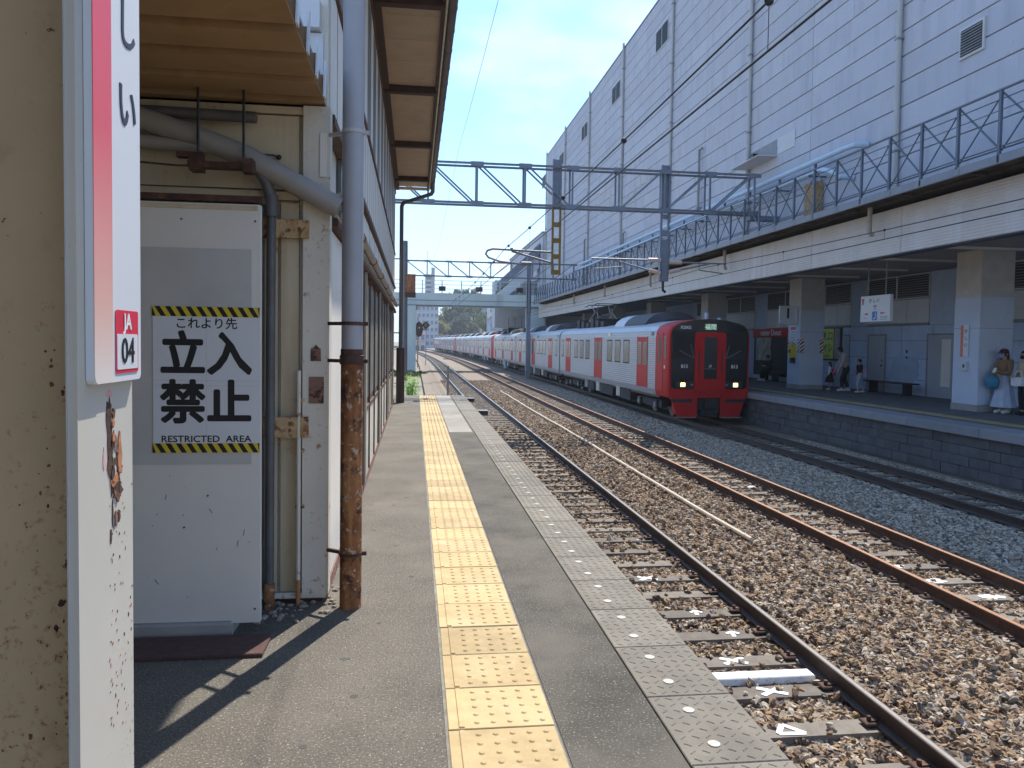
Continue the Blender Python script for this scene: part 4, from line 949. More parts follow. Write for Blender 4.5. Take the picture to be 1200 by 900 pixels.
text('改札口', .40, (17.622, 31.1, 2.12), '-X', m_lblk, k, .02); text('トイレ', .40, (17.622, 31.1, 1.62), '-X', m_lblk, k, .02); text('Ticket gate', .16, (17.622, 31.1, 1.3), '-X', m_lblk, k, .01)
def bench(y0, y1, x, lab):
    k = thing('bench', lab, 'bench', (x, (y0+y1)/2, 0))
    MB().cbox(x-.22, x+.22, y0, y1, .40, .45, .01).build('seat', m_brownd, k)
    for y in (y0+.35, y1-.35): MB().box(x-.15, x+.15, y-.06, y+.06, 0, .40).build('leg', m_black, k)
    return k
bench(24.5, 27.2, 17.2, 'long dark empty bench against the concourse wall by the damp stain')
bench(34.2, 36.0, 17.1, 'short dark bench in front of the doughnut shop')
# ------------------------------------------------------------------ the train
TX, TY0, CL, PITCHC = 10.44, 26.15, 20.3, 20.65
HW = 1.52
half = [(1.46, -.20), (1.515, .02), (1.52, 1.0), (1.52, 1.96), (1.485, 2.18), (1.37, 2.36), (1.05, 2.49), (.55, 2.59), (0, 2.62)]
prof = half + [(-x, z) for x, z in reversed(half[:-1])]
def ring(y, s=1., zs=1.): return [(x*s, y, -.2+(z+.2)*zs) for x, z in prof]
def side_box(y0, y1, z0, z1, d0, d1): return MB().cbox(-HW-d1, -HW-d0, y0, y1, z0, z1, .004)
def lp(me_b, name, mat, parent, loc=(0,0,0), smooth=False):   # part built in the car's own coordinates
    me = me_b.mesh(name); me.materials.append(mat)
    if smooth:
        me.polygons.foreach_set('use_smooth', [True]*len(me.polygons))
        if hasattr(me, 'set_sharp_from_angle'): me.set_sharp_from_angle(angle=R(35))
    o = bpy.data.objects.new(name, me); COL.objects.link(o); o.parent = parent; o.location = loc; return o
def door(t, y0, y1):
    d = lp(side_box(y0, y1, .02, 1.97, -.03, .008), 'door', m_red, t)
    mid = (y0+y1)/2
    for a, c in ((y0+.10, mid-.10), (mid+.10, y1-.10)): lp(side_box(a, c, .88, 1.78, .0, .0095), 'door_pane', m_tglass, d)
    lp(side_box(mid-.008, mid+.008, .03, 1.9, .0, .0095), 'door_gap', m_black, d)
    lp(side_box(y0-.03, y0, .0, 2.0, -.03, .004), 'door_jamb', m_blk2, d); lp(side_box(y1, y1+.03, .0, 2.0, -.03, .004), 'door_jamb', m_blk2, d)
def window(t, y0, y1):
    f = lp(side_box(y0, y1, .86, 1.86, -.02, .006), 'window', m_blk2, t)
    lp(side_box(y0+.05, y1-.05, .92, 1.81, .0, .008), 'window_pane', m_tglass, f)
def bogie(t, y):
    b = MB(); b.box(-1.15, 1.15, y-1.5, y+1.5, RZ+.42, RZ+.62); b.box(-1.2, -1.05, y-1.6, y+1.6, RZ+.34, RZ+.58)
    for q in (-1.05, 1.05): b.box(-1.26, -1.04, y+q-.18, y+q+.18, RZ+.28, RZ+.60)
    o = lp(b, 'bogie', m_blk2, t)
    for q in (-1.05, 1.05):
        w = MB(); w.tube([(-.60, y+q, RZ+.43), (-.47, y+q, RZ+.43)], .43, 20); w.tube([(.47, y+q, RZ+.43), (.60, y+q, RZ+.43)], .43, 20); lp(w, 'wheel', m_grey, o)
        w = MB(); w.tube([(-1.30, y+q, RZ+.43), (-1.25, y+q, RZ+.43)], .12, 12); lp(w, 'axle_box', m_grey, o)
def under(t, boxes):
    for y0, y1, z0, mt in boxes: lp(MB().cbox(-1.32, -.4, y0, y1, RZ+z0, -.215, .02), 'equipment_box', mt, t)
def ac(t, y0, y1):
    k = [(1.14, 2.40), (1.10, 2.55), (.98, 2.72), (.75, 2.88), (.45, 2.98), (.15, 3.02)]; pr = k + [(-x, z) for x, z in reversed(k)]
    o = lp(MB().loft([[(x*.55, y0, 2.4+(z-2.4)*.5) for x, z in pr]]+[[(x, y0+.45, z) for x, z in pr], [(x, y1-.45, z) for x, z in pr], [(x*.55, y1, 2.4+(z-2.4)*.5) for x, z in pr]]), 'roof_unit', m_acl, t, smooth=False)
    lp(MB().loft([[(x*.57, y0-.02, 2.42+(z-2.4)*.5) for x, z in pr]]+[[(x*1.01, yy_, z+.012) for x, z in pr] for yy_ in (y0+.44, y0+(y1-y0)*.62)]), 'roof_unit_cover', m_acg, o)
grp = 'cars of the red and silver train'
def car(y_s, idx, label, cabA=False, cabB=False, lod=0):
    t = thing('train_car', label, 'train car', (0, 0, 0), grp)
    t.location = (TX+off(y_s), y_s, 0); t.rotation_euler = (0, 0, head(y_s+CL/2))
    a = 1.45 if cabA else 0.; e = CL-(1.3 if cabB else 0.)
    b = MB(); b.loft([ring(a), ring(e)]); body = lp(b, 'body', m_silver, t)
    lp(MB().loft([[(x*1.002, yy_, z+.008) for x, z in prof[4:13]] + [(x*.9, yy_, z-.05) for x, z in reversed(prof[4:13])] for yy_ in (a, e)]), 'roof', m_roof, t)
    lp(MB().box(-HW-.006, -HW+.02, a+.02, e-.02, -.16, -.12), 'sill_strip', m_grey, t)
    ds = [(2.45, 3.85), (9.6, 11.1), (17.0, 18.4)] if not cabB else [(2.0, 3.4), (9.2, 10.6), (16.4, 17.8)]
    if idx == 0: ds = [(2.43, 3.83), (9.7, 11.25), (17.15, 18.5)]
    for d in ds: door(t, *d)
    for w0, w1 in ((ds[0][1]+.9, ds[1][0]-.75), (ds[1][1]+.85, ds[2][0]-.85)):
        st_ = (w1-w0)/3
        for q in range(3): window(t, w0+(q+.5)*st_-.47, w0+(q+.5)*st_+.47)
    if not cabA: window(t, .7, 1.35)
    if not cabB: window(t, 19.15, 19.75)
    lp(side_box(.25+a*1.05, .55+a*1.05, 2.02, 2.16, .0, .006), 'side_lamp', m_grey, t); lp(side_box(8.1, 8.5, 2.02, 2.20, .0, .006), 'side_display', m_white if idx < 1 else m_black, t)
    ac(t, 3.2+(1.5 if cabA else 0), 8.0+(1.5 if cabA else 0)) if not cabA or idx else ac(t, 3.6, 9.4)
    if idx != 0: ac(t, 12.0, 16.5)
    bogie(t, 3.2); bogie(t, CL-3.2)
    under(t, [(5.4, 6.9, .35, m_blk2), (7.1, 7.7, .4, m_acl), (8.3, 10.6, .32, m_blk2), (10.9, 11.6, .38, m_acl), (12.0, 13.2, .36, m_blk2), (13.5, 14.2, .42, m_grey)])
    lp(MB().box(-1.3, 1.3, a+.1, e-.1, -.32, -.205), 'underframe', m_black, t)
    if idx and not cabA: lp(MB().box(-1.1, 1.1, -.42, 0., -.1, 2.3), 'gangway', m_black, t)
    for k_, c_ in ((0, cabA), (1, cabB)):
        if not c_: continue
        ys_ = (0., .06, .25, 1.45) if k_ == 0 else (CL, CL-.06, CL-.25, CL-1.3)
        sh_ = (.975, .99, 1.0, 1.001)
        cab = lp(MB().loft([[(x*s, y, -.2+(z+.2)*(.985 if s < .98 else (.997 if s < 1 else 1.001))) for x, z in prof] for y, s in zip(ys_, sh_)]), 'cab', m_red, t, smooth=True)
        sg = 1 if k_ == 0 else -1; f = ys_[0]
        def fb(x0, x1, z0, z1, d0, d1, c=.012):
            y_a, y_b = f-sg*d1, f-sg*d0; return MB().box(x0, x1, min(y_a,y_b), max(y_a,y_b), z0, z1)
        lp(MB().box(-.95, .95, min(f+sg*.12, f+sg*1.2), max(f+sg*.12, f+sg*1.2), -.80, -.205), 'skirt_back', m_black, t)
        # side cab door and window
        y1_, y2_ = sorted((f+sg*.62, f+sg*1.28)); dd = lp(side_box(y1_, y2_, .0, 2.06, -.02, .006), 'cab_door', m_red, t)
        lp(side_box(y1_+.18, y2_-.18, 1.02, 1.92, 0, .008), 'cab_door_window', m_black, dd)
        for q in (y1_-.02, y2_): lp(side_box(q, q+.02, 0, 2.1, -.02, .005), 'cab_door_seam', m_black, dd)
        y1_, y2_ = sorted((f+sg*.24, f+sg*.44)); lp(side_box(y1_, y2_, 1.18, 2.0, -.02, .004), 'quarter_window', m_mask, t)
        if idx == 0:
            lp(side_box(.34, .46, .82, .94, .0, .006), 'door_button', m_white, t)
    return t
ordn = ['leading', 'second', 'third', 'fourth', 'fifth', 'sixth', 'seventh', 'eighth', 'last']
for i in range(9):
    cA, cB = i in (0, 3, 6), i in (2, 5, 8)
    lab = ('leading car of the red and silver train with red cab and lit headlights' if i == 0 else
           f'{ordn[i]} silver car of the train counted from the red front' + (', with a red cab end' if cA or cB else ''))
    t = car(TY0+PITCHC*i, i, lab, cA, cB)
    if i == 0: lead = t
# front of the leading car
F0 = 0.
FS = 1.095
def fbox(x0, x1, z0, z1, d0, d1): return MB().box(x0*FS, x1*FS, F0-d1, F0-d0, z0, z1)
def fpoly(pts, d0, d1): return MB().prism([(x*FS, z) for x, z in pts], 'y', F0-d1, F0-d0)
xw = HW*.93
mask = lp(fpoly([(-1.28, .17), (-1.16, .12), (1.16, .12), (1.28, .17), (1.295, 1.0), (1.295, 2.06), (1.26, 2.24), (1.15, 2.385), (.96, 2.475), (.5, 2.58), (0, 2.61), (-.5, 2.58), (-.96, 2.475), (-1.15, 2.385), (-1.26, 2.24), (-1.295, 2.06), (-1.295, 1.0)], .002, .03), 'front_mask', m_mask, lead)
for s in (-1, 1):
    x0, x1 = sorted((s*.52, s*1.25))
    w = lp(fbox(x0, x1, 1.22, 2.18, .031, .036), 'windscreen', m_glass, lead)
    lp(fbox(x0, x1, 1.19, 1.21, .031, .037), 'windscreen_seal', m_black, w)
    wp = MB(); wp.bar((s*.62, F0-.05, 1.22), (s*1.15, F0-.05, 1.5), .02, .015); wp.bar((s*.6, F0-.05, 1.24), (s*.72, F0-.05, 1.7), .016, .012); lp(wp, 'wiper', m_grey, lead)
    b = MB(); b.cbox(x0+.02, x1-.02, F0-.045, F0-.031, .16, .38, .01); hl = lp(b, 'lamp_housing', m_black, lead)
    lp(MB().cbox(s*.98-.085, s*.98+.085, F0-.06, F0-.046, .20, .34, .015), 'headlight', m_lamp, hl)
    lp(MB().cbox(min(s*.7, s*.6), max(s*.7, s*.6), F0-.052, F0-.046, .25, .29, .004), 'tail_lamp', m_grey, hl)
o = text('R2002', .15, (0, 0, 0), '-Y', m_lwht, None, .015); o.parent = lead; o.location = (-.90, F0-.0315, 2.30)
for s in (-.93, .93):
    o = text('813', .17, (0, 0, 0), '-Y', m_lwht, None, .02); o.parent = lead; o.location = (s, F0-.0315, .92)
gw = lp(fpoly([(-.52, .06), (.52, .06), (.52, 2.08), (.46, 2.14), (-.46, 2.14), (-.52, 2.08)], .031, .10), 'gangway_door', m_red, lead)
lp(fpoly([(-.50, 2.15), (.50, 2.15), (.50, 2.50), (-.50, 2.50)], .0305, .06), 'destination_box', m_mask, lead)
o = text('福間', .22, (0, 0, 0), '-Y', m_led, None, .02); o.parent = lead; o.location = (0, F0-.0615, 2.32)
lp(fpoly([(-.36, .12), (.36, .12), (.36, 2.02), (.33, 2.05), (-.33, 2.05), (-.36, 2.02)], .101, .115), 'door_panel', m_red, gw)
lp(fpoly([(-.22, .48), (.22, .48), (.22, 1.94), (.19, 1.97), (-.19, 1.97), (-.22, 1.94)], .1155, .12), 'door_window', m_mask, gw)
o = text('JR', .12, (0, 0, 0), '-Y', m_lwht, None, .01); o.parent = gw; o.location = (0, F0-.1205, .94)
lp(fbox(-.19, .19, .84, .85, .1205, .122), 'print_line', m_grey, gw)
for s in (-1, 1):
    lp(MB().bar((s*.43, F0-.12, .7), (s*.43, F0-.12, 1.5), .025), 'grab_handle', m_black, lead)
    x0, x1 = sorted((s*.56, s*1.24)); lp(fbox(x0, x1, -.17, -.05, .0, .012), 'step_slot', m_black, lead)
    p = [(s*.43, -.04), (s*1.38, -.04), (s*1.36, -.25), (s*1.14, -.90), (s*.43, -.92)]
    sk = lp(MB().prism(p, 'y', F0-.02, F0+.08), 'skirt', m_red, lead)
    lp(fbox(x0, x1, -.36, -.24, .021, .024), 'skirt_slot', m_black, sk)
    lp(MB().box(min(s*1.14, s*1.10), max(s*1.14, s*1.10), F0+.08, F0+.62, -.80, -.21), 'skirt_side', m_red, lead)
lp(fbox(-1.14, -.43, -.915, -.885, .021, .04), 'lower_rail', m_grey, lead); lp(fbox(.43, 1.14, -.915, -.885, .021, .04), 'lower_rail', m_grey, lead)
b = MB(); b.box(-.2, .2, F0-.28, F0+.3, -.55, -.22); b.tube([(0, F0-.28, -.36), (0, F0-.34, -.36)], .16, 14); b.box(-.30, .30, F0-.1, F0+.2, -.85, -.62); b.tube([(-.32, F0-.08, -.4), (-.3, F0-.2, -.7), (0, F0-.2, -.78), (.3, F0-.2, -.7)], .025, 6); lp(b, 'coupler', m_blk2, lead)
for x, h_ in ((.25, .30), (-.55+1.3, .12)): lp(MB().tube([(x, 1.0, 2.5), (x, 1.0, 2.58+h_)], .07, 10), 'roof_antenna', m_bluep, lead)
# pantograph on the leading car
pg = MB(); py = 15.6
for s in (-1, 1):
    for q in (-1, 1):
        pg.bar((s*.55, py+q*1.0, 2.95), (s*.42, py+q*.25, 3.42), .045); pg.bar((s*.42, py+q*.25, 3.42), (s*.5, py+q*.9, 3.84), .035)
        pg.bar((s*.55, py+q*1.0, 2.95), (-s*.42, py+q*.25, 3.42), .02)
    pg.bar((s*.55, py-1.1, 2.93), (s*.55, py+1.1, 2.93), .06)
pgo = lp(pg, 'pantograph', m_grey, lead)
pt = MB()
for q in (-.9, .9): pt.tube([(-.85, py+q, 3.72), (-.6, py+q, 3.85), (.6, py+q, 3.85), (.85, py+q, 3.72)], .025, 6)
lp(pt, 'pan_head', m_black, pgo)
eq = MB()
for k_ in range(6): eq.box(-.9, .9, 11.9+k_*1.15, 12.6+k_*1.15, 2.55, 2.82+.1*(k_ % 3))
lp(eq, 'roof_equipment', m_blk2, lead)
# ------------------------------------------------------------------ overhead gantries
def gantry(name, label, Y, x0, x1, zb, zt, posts, pitch, dd=.5):
    t = thing(name, label, 'gantry', (x0, Y, zb))
    for q in (-dd/2, dd/2):
        for z, nm in ((zb, 'bottom_chord'), (zt, 'top_chord')):
            b = MB(); b.box(x0, x1, Y+q-.05, Y+q-.04, z-.04, z+.04); b.box(x0, x1, Y+q-.04, Y+q+.05, z+.03, z+.04); b.build(nm, m_steelu, t)
        n_ = round((x1-x0)/pitch); w = (x1-x0)/n_; mid = n_//2
        for i in range(n_+1):
            x = x0+i*w; MB().bar((x, Y+q, zb), (x, Y+q, zt), .075, .06).build('vertical', m_steel, t)
            if i < n_:
                a, c = ((x, zt), (x+w, zb)) if i < mid else ((x, zb), (x+w, zt))
                MB().bar((a[0]+.08, Y+q, a[1]), (c[0]-.08, Y+q, c[1]), .06, .05).build('diagonal', m_steel, t)
    for i in range(n_+1):
        x = x0+i*w
        for z in (zb, zt): MB().bar((x, Y-dd/2, z+.02), (x, Y+dd/2, z+.02), .08, .05).build('cross_tie', m_steel, t)
        g_ = MB(); g_.box(x-.22, x+.22, Y-dd/2-.062, Y-dd/2-.0505, zb-.10, zb+.07); g_.box(x-.22, x+.22, Y-dd/2-.062, Y-dd/2-.0505, zt-.09, zt+.06); g_.build('gusset', m_steel, t)
    return t
def hanging_post(t, x, Y, ztop, zbot, lower, name='hanging_post'):
    zm = 6.35
    b = MB()
    for q in (-.13, .13):
        b.box(x+q-.03, x+q+.03, Y-.16, Y-.06, zm, ztop); 
    b.box(x-.10, x+.10, Y-.10, Y-.07, zm, ztop)
    b.build('post_upper', m_steel, t)
    b = MB()
    for q in (-.13, .13): b.box(x+q-.035, x+q+.035, Y-.15, Y-.06, zbot, zm-.003)
    z = zbot
    while z < zm-.1: b.box(x-.095, x+.095, Y-.14, Y-.07, z, z+.16); z += .55
    return b.build(name, lower, t)
G1 = 26.5
g1 = gantry('catenary_gantry', 'nearest steel lattice gantry crossing all tracks above the train front', G1, -1.25, 12.0, 6.42, 7.76, None, 1.656)
hanging_post(g1, 4.86, G1, 8.05, 4.07, m_yel, 'yellow_post')
hanging_post(g1, 8.76, G1, 8.02, 3.93, m_steel)
hp = MB(); hp.box(8.66, 8.86, G1-.2, G1+.2, 3.93, 5.4); hp.build('post_casing', m_steel, g1)
MB().tube([(8.76, G1-.05, 3.95), (8.76, G1-.05, 3.62), (8.86, G1-.05, 3.55)], .05, 8).build('drain_elbow', m_black, g1)
MB().box(11.9, 13.0, G1-.2, G1+.2, 6.2, 6.36).build('wall_bracket', m_steel, g1)
b = MB(); b.box(-1.45, -1.2, G1-.2, G1+.2, -1.4, 8.0); b.build('left_post', m_steel, g1)
def arm(t, x, Y, s, z0, z1, L1):   # cantilever bracket with insulators
    b = MB(); b.tube([(x+s*.1, Y-.1, z1), (x+s*.55, Y-.1, z1)], .075, 10); b.tube([(x+s*.1, Y-.1, z0), (x+s*.5, Y-.1, z0+.1)], .075, 10); b.build('insulator', m_ins, t, smooth=True)
    b = MB(); b.tube([(x+s*.5, Y-.1, z1), (x+s*L1, Y-.1, z1)], .03, 8); b.tube([(x+s*.45, Y-.1, z0+.08), (x+s*L1*.72, Y-.1, z1-.02)], .03, 8); b.build('cantilever', m_chan, t)
    b = MB(); b.tube([(x+s*L1*.55, Y-.1, z1-.25), (x+s*L1*.95, Y-.1, z1-.35)], .02, 6); b.tube([(x+s*L1*.55, Y-.1, z1), (x+s*L1*.55, Y-.1, z1-.26)], .018, 6); b.build('steady_arm', m_chan, t)
arm(g1, 8.70, G1-.12, -1, 4.20, 4.66, 2.6); arm(g1, 8.82, G1-.12, 1, 4.25, 4.60, 2.2)
b = MB(); x = 4.86
b.tube([(x-.1, G1-.1, 4.84), (2.65, G1-.1, 4.90), (2.46, G1-.1, 4.84), (2.40, G1-.1, 4.72), (2.50, G1-.1, 4.60), (2.9, G1-.1, 4.47), (3.7, G1-.1, 4.40)], .036, 8)
b.tube([(x-.1, G1-.1, 4.46), (3.3, G1-.1, 4.84)], .036, 8); b.tube([(3.65, G1-.1, 4.42), (4.0, G1-.1, 4.42)], .07, 8); b.tube([(3.3, G1-.1, 4.95), (3.3, G1-.1, 4.85)], .05, 8)
b.build('looped_bracket', m_steelu, g1)
G2 = 59.
g2 = gantry('catenary_gantry', 'second smaller steel lattice gantry in front of the pale footbridge', G2, -.75, 12.3, 6.65, 7.78, None, 1.63, .3)
hanging_post(g2, 8.76, G2, 8.0, 3.9, m_steel)
b = MB(); b.box(8.6, 8.92, G2-.15, G2+.15, -1.3, 8.3); b.build('centre_post', m_steel, g2)
b = MB(); b.tube([(-.8, G2-.4, -1.4), (-.8, G2-.4, 9.2)], [.27, .22], 10)
up_ = thing('utility_pole', 'grey pole with a rusty box beside the far end of the house', 'pole', (-.8, G2-.4, -1.4))
b.build('pole', m_steelu, up_, smooth=True)
MB().box(-.72, .02, G2-1.2, G2-.7, 4.95, 6.65).build('rusty_box', m_rust, up_); MB().box(-.74, .04, G2-1.22, G2-1.2, 4.9, 5.3).build('box_base', m_rustd, up_)
# ------------------------------------------------------------------ wires
def wire(name, pts, r, label, mat=None, sag=0., n=10, grp=None):
    p = []
    for a, c in zip(pts[:-1], pts[1:]):
        for i in range(n):
            q = i/n; p.append(tuple(a[k]+(c[k]-a[k])*q for k in range(2))+(a[2]+(c[2]-a[2])*q-sag*4*q*(1-q),))
    p.append(pts[-1]); b = MB(); b.tube(p, r, 5)
    o = b.build(name, mat or m_wire, org=pts[0]); return tag(o, label, 'wire', grp)
def cat_pair(x, zc, zm, nm, dy, r=.012):
    w = thing('overhead_wire', f'pair of overhead wires with droppers along the {nm}', 'wire', (x, 26, zc))
    for z, rr_, sg, n_ in ((zc, r, 0, 'contact_wire'), (zm, r*.95, .12, 'messenger_wire')):
        p = []; segs = [-6, 26.4, 59, 100, 150, 220, 300]
        for a, c in zip(segs[:-1], segs[1:]):
            for i in range(12):
                q = i/12; y = a+(c-a)*q; p.append((x+off(y), y, z+(.25 if sg else 0)-sg*4*q*(1-q)*1.6))
        MB().tube(p, rr_, 5).build(n_, m_wire, w)
    y = 6.5
    while y < 60:
        d_ = MB(); q = ((y+6) % 32.5)/32.5; zt = zm+.25-.12*4*q*(1-q)*1.6
        d_.tube([(x, y, zc), (x, y, zt)], .004, 4); d_.build('dropper', m_wire, w)
        b = MB(); b.ball((x, y, zt), dy, 8, 6); b.build('dropper_clip', m_wire, w); y += 4.7
cat_pair(3.06, 4.29, 4.66, 'nearest track', .045, .0125)
cat_pair(10.33, 4.10, 4.22, 'train track', .03, .012)
wire('feeder_wire', [(1.45, -5, 8.2), (1.45, 26.5, 8.35), (1.45, 59, 8.2), (0.6, 110, 8.2)], .005, 'thin single feeder wire high in the sky left of the gantry brackets', sag=.4)
wire('feeder_wire', [(11.5, 26.5, 6.9), (11.2, 59, 6.9)], .012, 'thin wire between the two gantries close to the walkway', sag=.2)
# ------------------------------------------------------------------ footbridge and beyond
FBY = 75.
fb = thing('footbridge', 'pale green footbridge with railings crossing over all the tracks', 'bridge', (5, FBY, -1.4))
MB().box(-6, 12.9, FBY, FBY+.15, 5.12, 6.35).build('girder', m_bridge, fb)
MB().box(-6, 12.9, FBY+.151, FBY+3, 5.3, 5.5).build('deck', m_bridge, fb); MB().box(-6, 12.9, FBY+3, FBY+3.15, 5.12, 6.35).build('girder', m_bridge, fb)
MB().box(-6, 12.9, FBY-.12, FBY-.003, 5.08, 5.18).build('bottom_flange', m_steelu, fb); MB().box(-6, 12.9, FBY-.05, FBY-.003, 5.62, 5.66).build('web_rib', m_steelu, fb)
for i in range(10):
    x = -5+i*1.9; MB().box(x-.05, x+.05, FBY+.02, FBY+.12, 6.36, 7.6).build('railing_post', m_bridge, fb)
for z in (6.75, 7.15, 7.55): MB().box(-6, 12.9, FBY+.05, FBY+.1, z, z+.05).build('railing_bar', m_bridge, fb)
for x in (2.6, 6.2, 10.2): MB().box(x-.33, x+.33, FBY-.35, FBY-.13, 6.55, 7.0).build('flood_lamp', m_black, fb)
MB().box(-.85, .10, FBY-.6, FBY+1.0, -1.4, 5.08).build('pier', m_bridge, fb); MB().box(-1.0, .25, FBY-.5, FBY+1.2, 4.7, 5.07).build('pier_head', m_rustp, fb)
MB().box(11.2, 12.9, FBY+.2, FBY+2.8, -1.4, 5.1).build('pier', m_bridge, fb)
# station annex beyond the building: sloping stair gallery and lower block
an = thing('annex_building', 'lower pale block beyond the big station building beside the footbridge', 'building', (20, 90, 0))
MB().box(12.8, 40, 77, 104, 0, 12.8).build('wall', m_wallb, an)
for k_ in range(8): MB().box(12.76, 12.799, 77.2, 103.8, 1.2+k_*1.4, 1.24+k_*1.4).build('wall_joint', m_wallgap, an)
MB().box(12.7, 40, 76.9, 104.1, 12.8, 12.95).build('roof_edge', m_chan, an)
sg_ = thing('stair_gallery', 'dark covered stair sloping down beside the annex to the footbridge', 'stairs', (11, 80, 0))
MB().prism([(8.3, 6.9), (12.7, 10.7), (12.7, 11.9), (8.3, 7.7)], 'y', 78.2, 80.6).build('roof', m_steel, sg_)
MB().prism([(8.6, 5.6), (12.7, 9.4), (12.7, 10.6), (8.6, 6.85)], 'y', 78.4, 80.4).build('glazed_side', m_wallb, sg_)
MB().box(8.4, 12.7, 80.7, 84, 3.2, 8.2).build('landing', m_wallb, sg_); MB().box(9.6, 12.7, 78.25, 84, -.9, 3.1).build('dark_entry', m_glass, sg_)
for k_ in range(5): MB().box(9.5+k_*.7, 9.58+k_*.7, 78.1, 78.24, -.9, 4.2).build('mullion', m_chan, sg_)
MB().prism([(9.0, 1.0), (12.6, 4.6), (12.6, .6), (9.0, -1.0)], 'y', 76.4, 76.9).build('stair_wall', m_bluep, sg_)
m_farwin = M('far_window', (.20, .24, .30), .4, var=.2, scale=.3)
def block(name, label, x0, x1, y0, y1, h, mat, nx_, nz_, roof=None, glass=None, fl=3.0):
    t = thing(name, label, 'building', ((x0+x1)/2, y0, -1.3))
    MB().box(x0, x1, y0, y1, -1.5, h).build('wall', mat, t)
    w = (x1-x0)/nx_; n_ = 0
    for i in range(nx_):
        for j in range(nz_):
            z = h-1.2-fl*j
            if z < 0: break
            MB().box(x0+i*w+w*.18, x0+(i+1)*w-w*.18, y0-.12, y0-.01, z-1.5, z).build('window', glass or m_farwin, t)
    for j in range(nz_):
        if h-fl*j > 0: MB().box(x0-.1, x1+.1, y0-.5, y0-.02, h-fl*j-.25, h-fl*j-.05).build('balcony_slab', m_wallb, t)
    if roof: MB().box(x0-.3, x1+.3, y0-.3, y1+.3, h, h+.5).build('roof', roof, t)
    return t
m_apt = M('apartment_wall', (.50, .53, .58), .8, var=.06, scale=.1)
m_apt2 = M('apartment_wall_blue', (.34, .40, .50), .8, var=.06, scale=.1)
block('apartment_block', 'pale blue white apartment block behind the diamond signal at the left', -4.5, 10.0, 330, 345, 17.5, m_apt, 8, 6, m_chan)
block('apartment_block', 'small white house far behind the diamond signal', -1.5, 3.0, 215, 225, 4.6, m_white, 3, 2, m_gutter)
block('apartment_block', 'blue grey apartment block on the right side of the wooded hill', 34, 44, 420, 440, 22.0, m_apt2, 6, 8, m_chan)
block('apartment_block', 'white narrow apartment block beyond the stair gallery', 32.0, 36.5, 330, 342, 17.0, m_white, 3, 6, m_chan)
block('apartment_block', 'low blue grey block under the footbridge near the stairs', 24.5, 33, 250, 262, 9.0, m_apt2, 5, 4, m_chan)
tw = thing('office_tower', 'slim grey tower far away above the footbridge railing', 'tower', (14, 700, 0))
MB().box(9.0, 17.3, 700, 712, 0, 62).build('shaft', m_apt2, tw); MB().box(14.4, 17.5, 699, 699.9, 0, 68).build('core', m_wallgap, tw); MB().tube([(11, 705, 62), (11, 705, 84)], .25, 6).build('mast', m_grey, tw)
for k_ in range(14): MB().box(9.2, 14.2, 699.5, 699.95, 4+k_*4.1, 6+k_*4.1).build('window_band', m_glass, tw)
b = MB(); hv = []; xs_h = fr(-10, 70, 5); ys_h = fr(345, 430, 8)
def hz(x, y): return -2+21*math.exp(-((x-24)/17)**2)*min(1, max(0, (y-340)/45))
b.add([(x, y, hz(x, y)) for y in ys_h for x in xs_h], [(j*len(xs_h)+i, j*len(xs_h)+i+1, (j+1)*len(xs_h)+i+1, (j+1)*len(xs_h)+i) for j in range(len(ys_h)-1) for i in range(len(xs_h)-1)])
struct(b.build('hill', M('hill_ground', (.07, .08, .04), .95, var=.3, scale=.2)))
# ------------------------------------------------------------------ trees: trunk, limbs and leafy clumps
def tree_parts(h, cr, mat, seed, leaf=.5, nleaf=700):
    rr = random.Random(seed); b = MB()
    b.tube([(0,0,-.6), (.05*h*rr.uniform(-1,1), 0, h*.3), (.04*h*rr.uniform(-1,1), .03*h, h*.62)], [h*.035, h*.026, h*.012], 7)
    cl = []
    for i in range(11):
        a = rr.uniform(0, 6.28); z = h*rr.uniform(.42, .95); q = cr*rr.uniform(.3, .95)*math.sqrt(max(.15, 1-((z/h-.62)/.45)**2))
        c = (q*math.cos(a), q*math.sin(a), z); cl.append((c, cr*rr.uniform(.28, .5)))
        if i < 7: b.tube([(0, 0, h*.34+i*h*.035), (c[0]*.55, c[1]*.55, (z+h*.4)/2), c], [h*.012, h*.008, h*.003], 5)
    f = MB()
    for i in range(nleaf):
        c, r_ = cl[rr.randrange(len(cl))]; d = Vector((rr.gauss(0,1), rr.gauss(0,1), rr.gauss(0,.8))).normalized()*r_*rr.uniform(.45, 1.1)
        p = Vector(c)+d; a = Vector((rr.gauss(0,1), rr.gauss(0,1), rr.gauss(0,.6))).normalized(); u = a.orthogonal().normalized(); v = a.cross(u); s_ = leaf*rr.uniform(.5, 1.2)
        f.add([p-u*s_, p+v*s_*.6, p+u*s_, p-v*s_*.6], [(0,1,2,3)])
    return b.mesh('trunk'), f.mesh('crown')
protos = []
for k_ in range(5):
    tm_, cm_ = tree_parts(8, 3.1, None, 40+k_, .42, 1100); tm_.materials.append(m_trunk); protos.append((tm_, cm_))
spots_t = [(9, 352, 1.1), (13.5, 350, 1.25), (17.5, 349, 1.0), (21, 351, 1.3), (25, 350, 1.15), (29, 352, 1.05), (33, 353, .9), (12, 362, 1.3), (16, 364, 1.4), (20, 366, 1.3), (24, 368, 1.45), (28, 366, 1.35), (32, 362, 1.1), (18, 378, 1.3), (23, 380, 1.4), (28, 380, 1.3), (13, 340, .8), (18.5, 338, .75), (24, 339, .8), (30, 341, .8), (35.5, 345, .8), (38, 356, .8)]
hue = ['deep green', 'olive', 'dark green', 'yellow green']
byhue = {}
for i, q in enumerate(spots_t): byhue.setdefault((i*7+i//3) % 4, []).append((q[0], i))
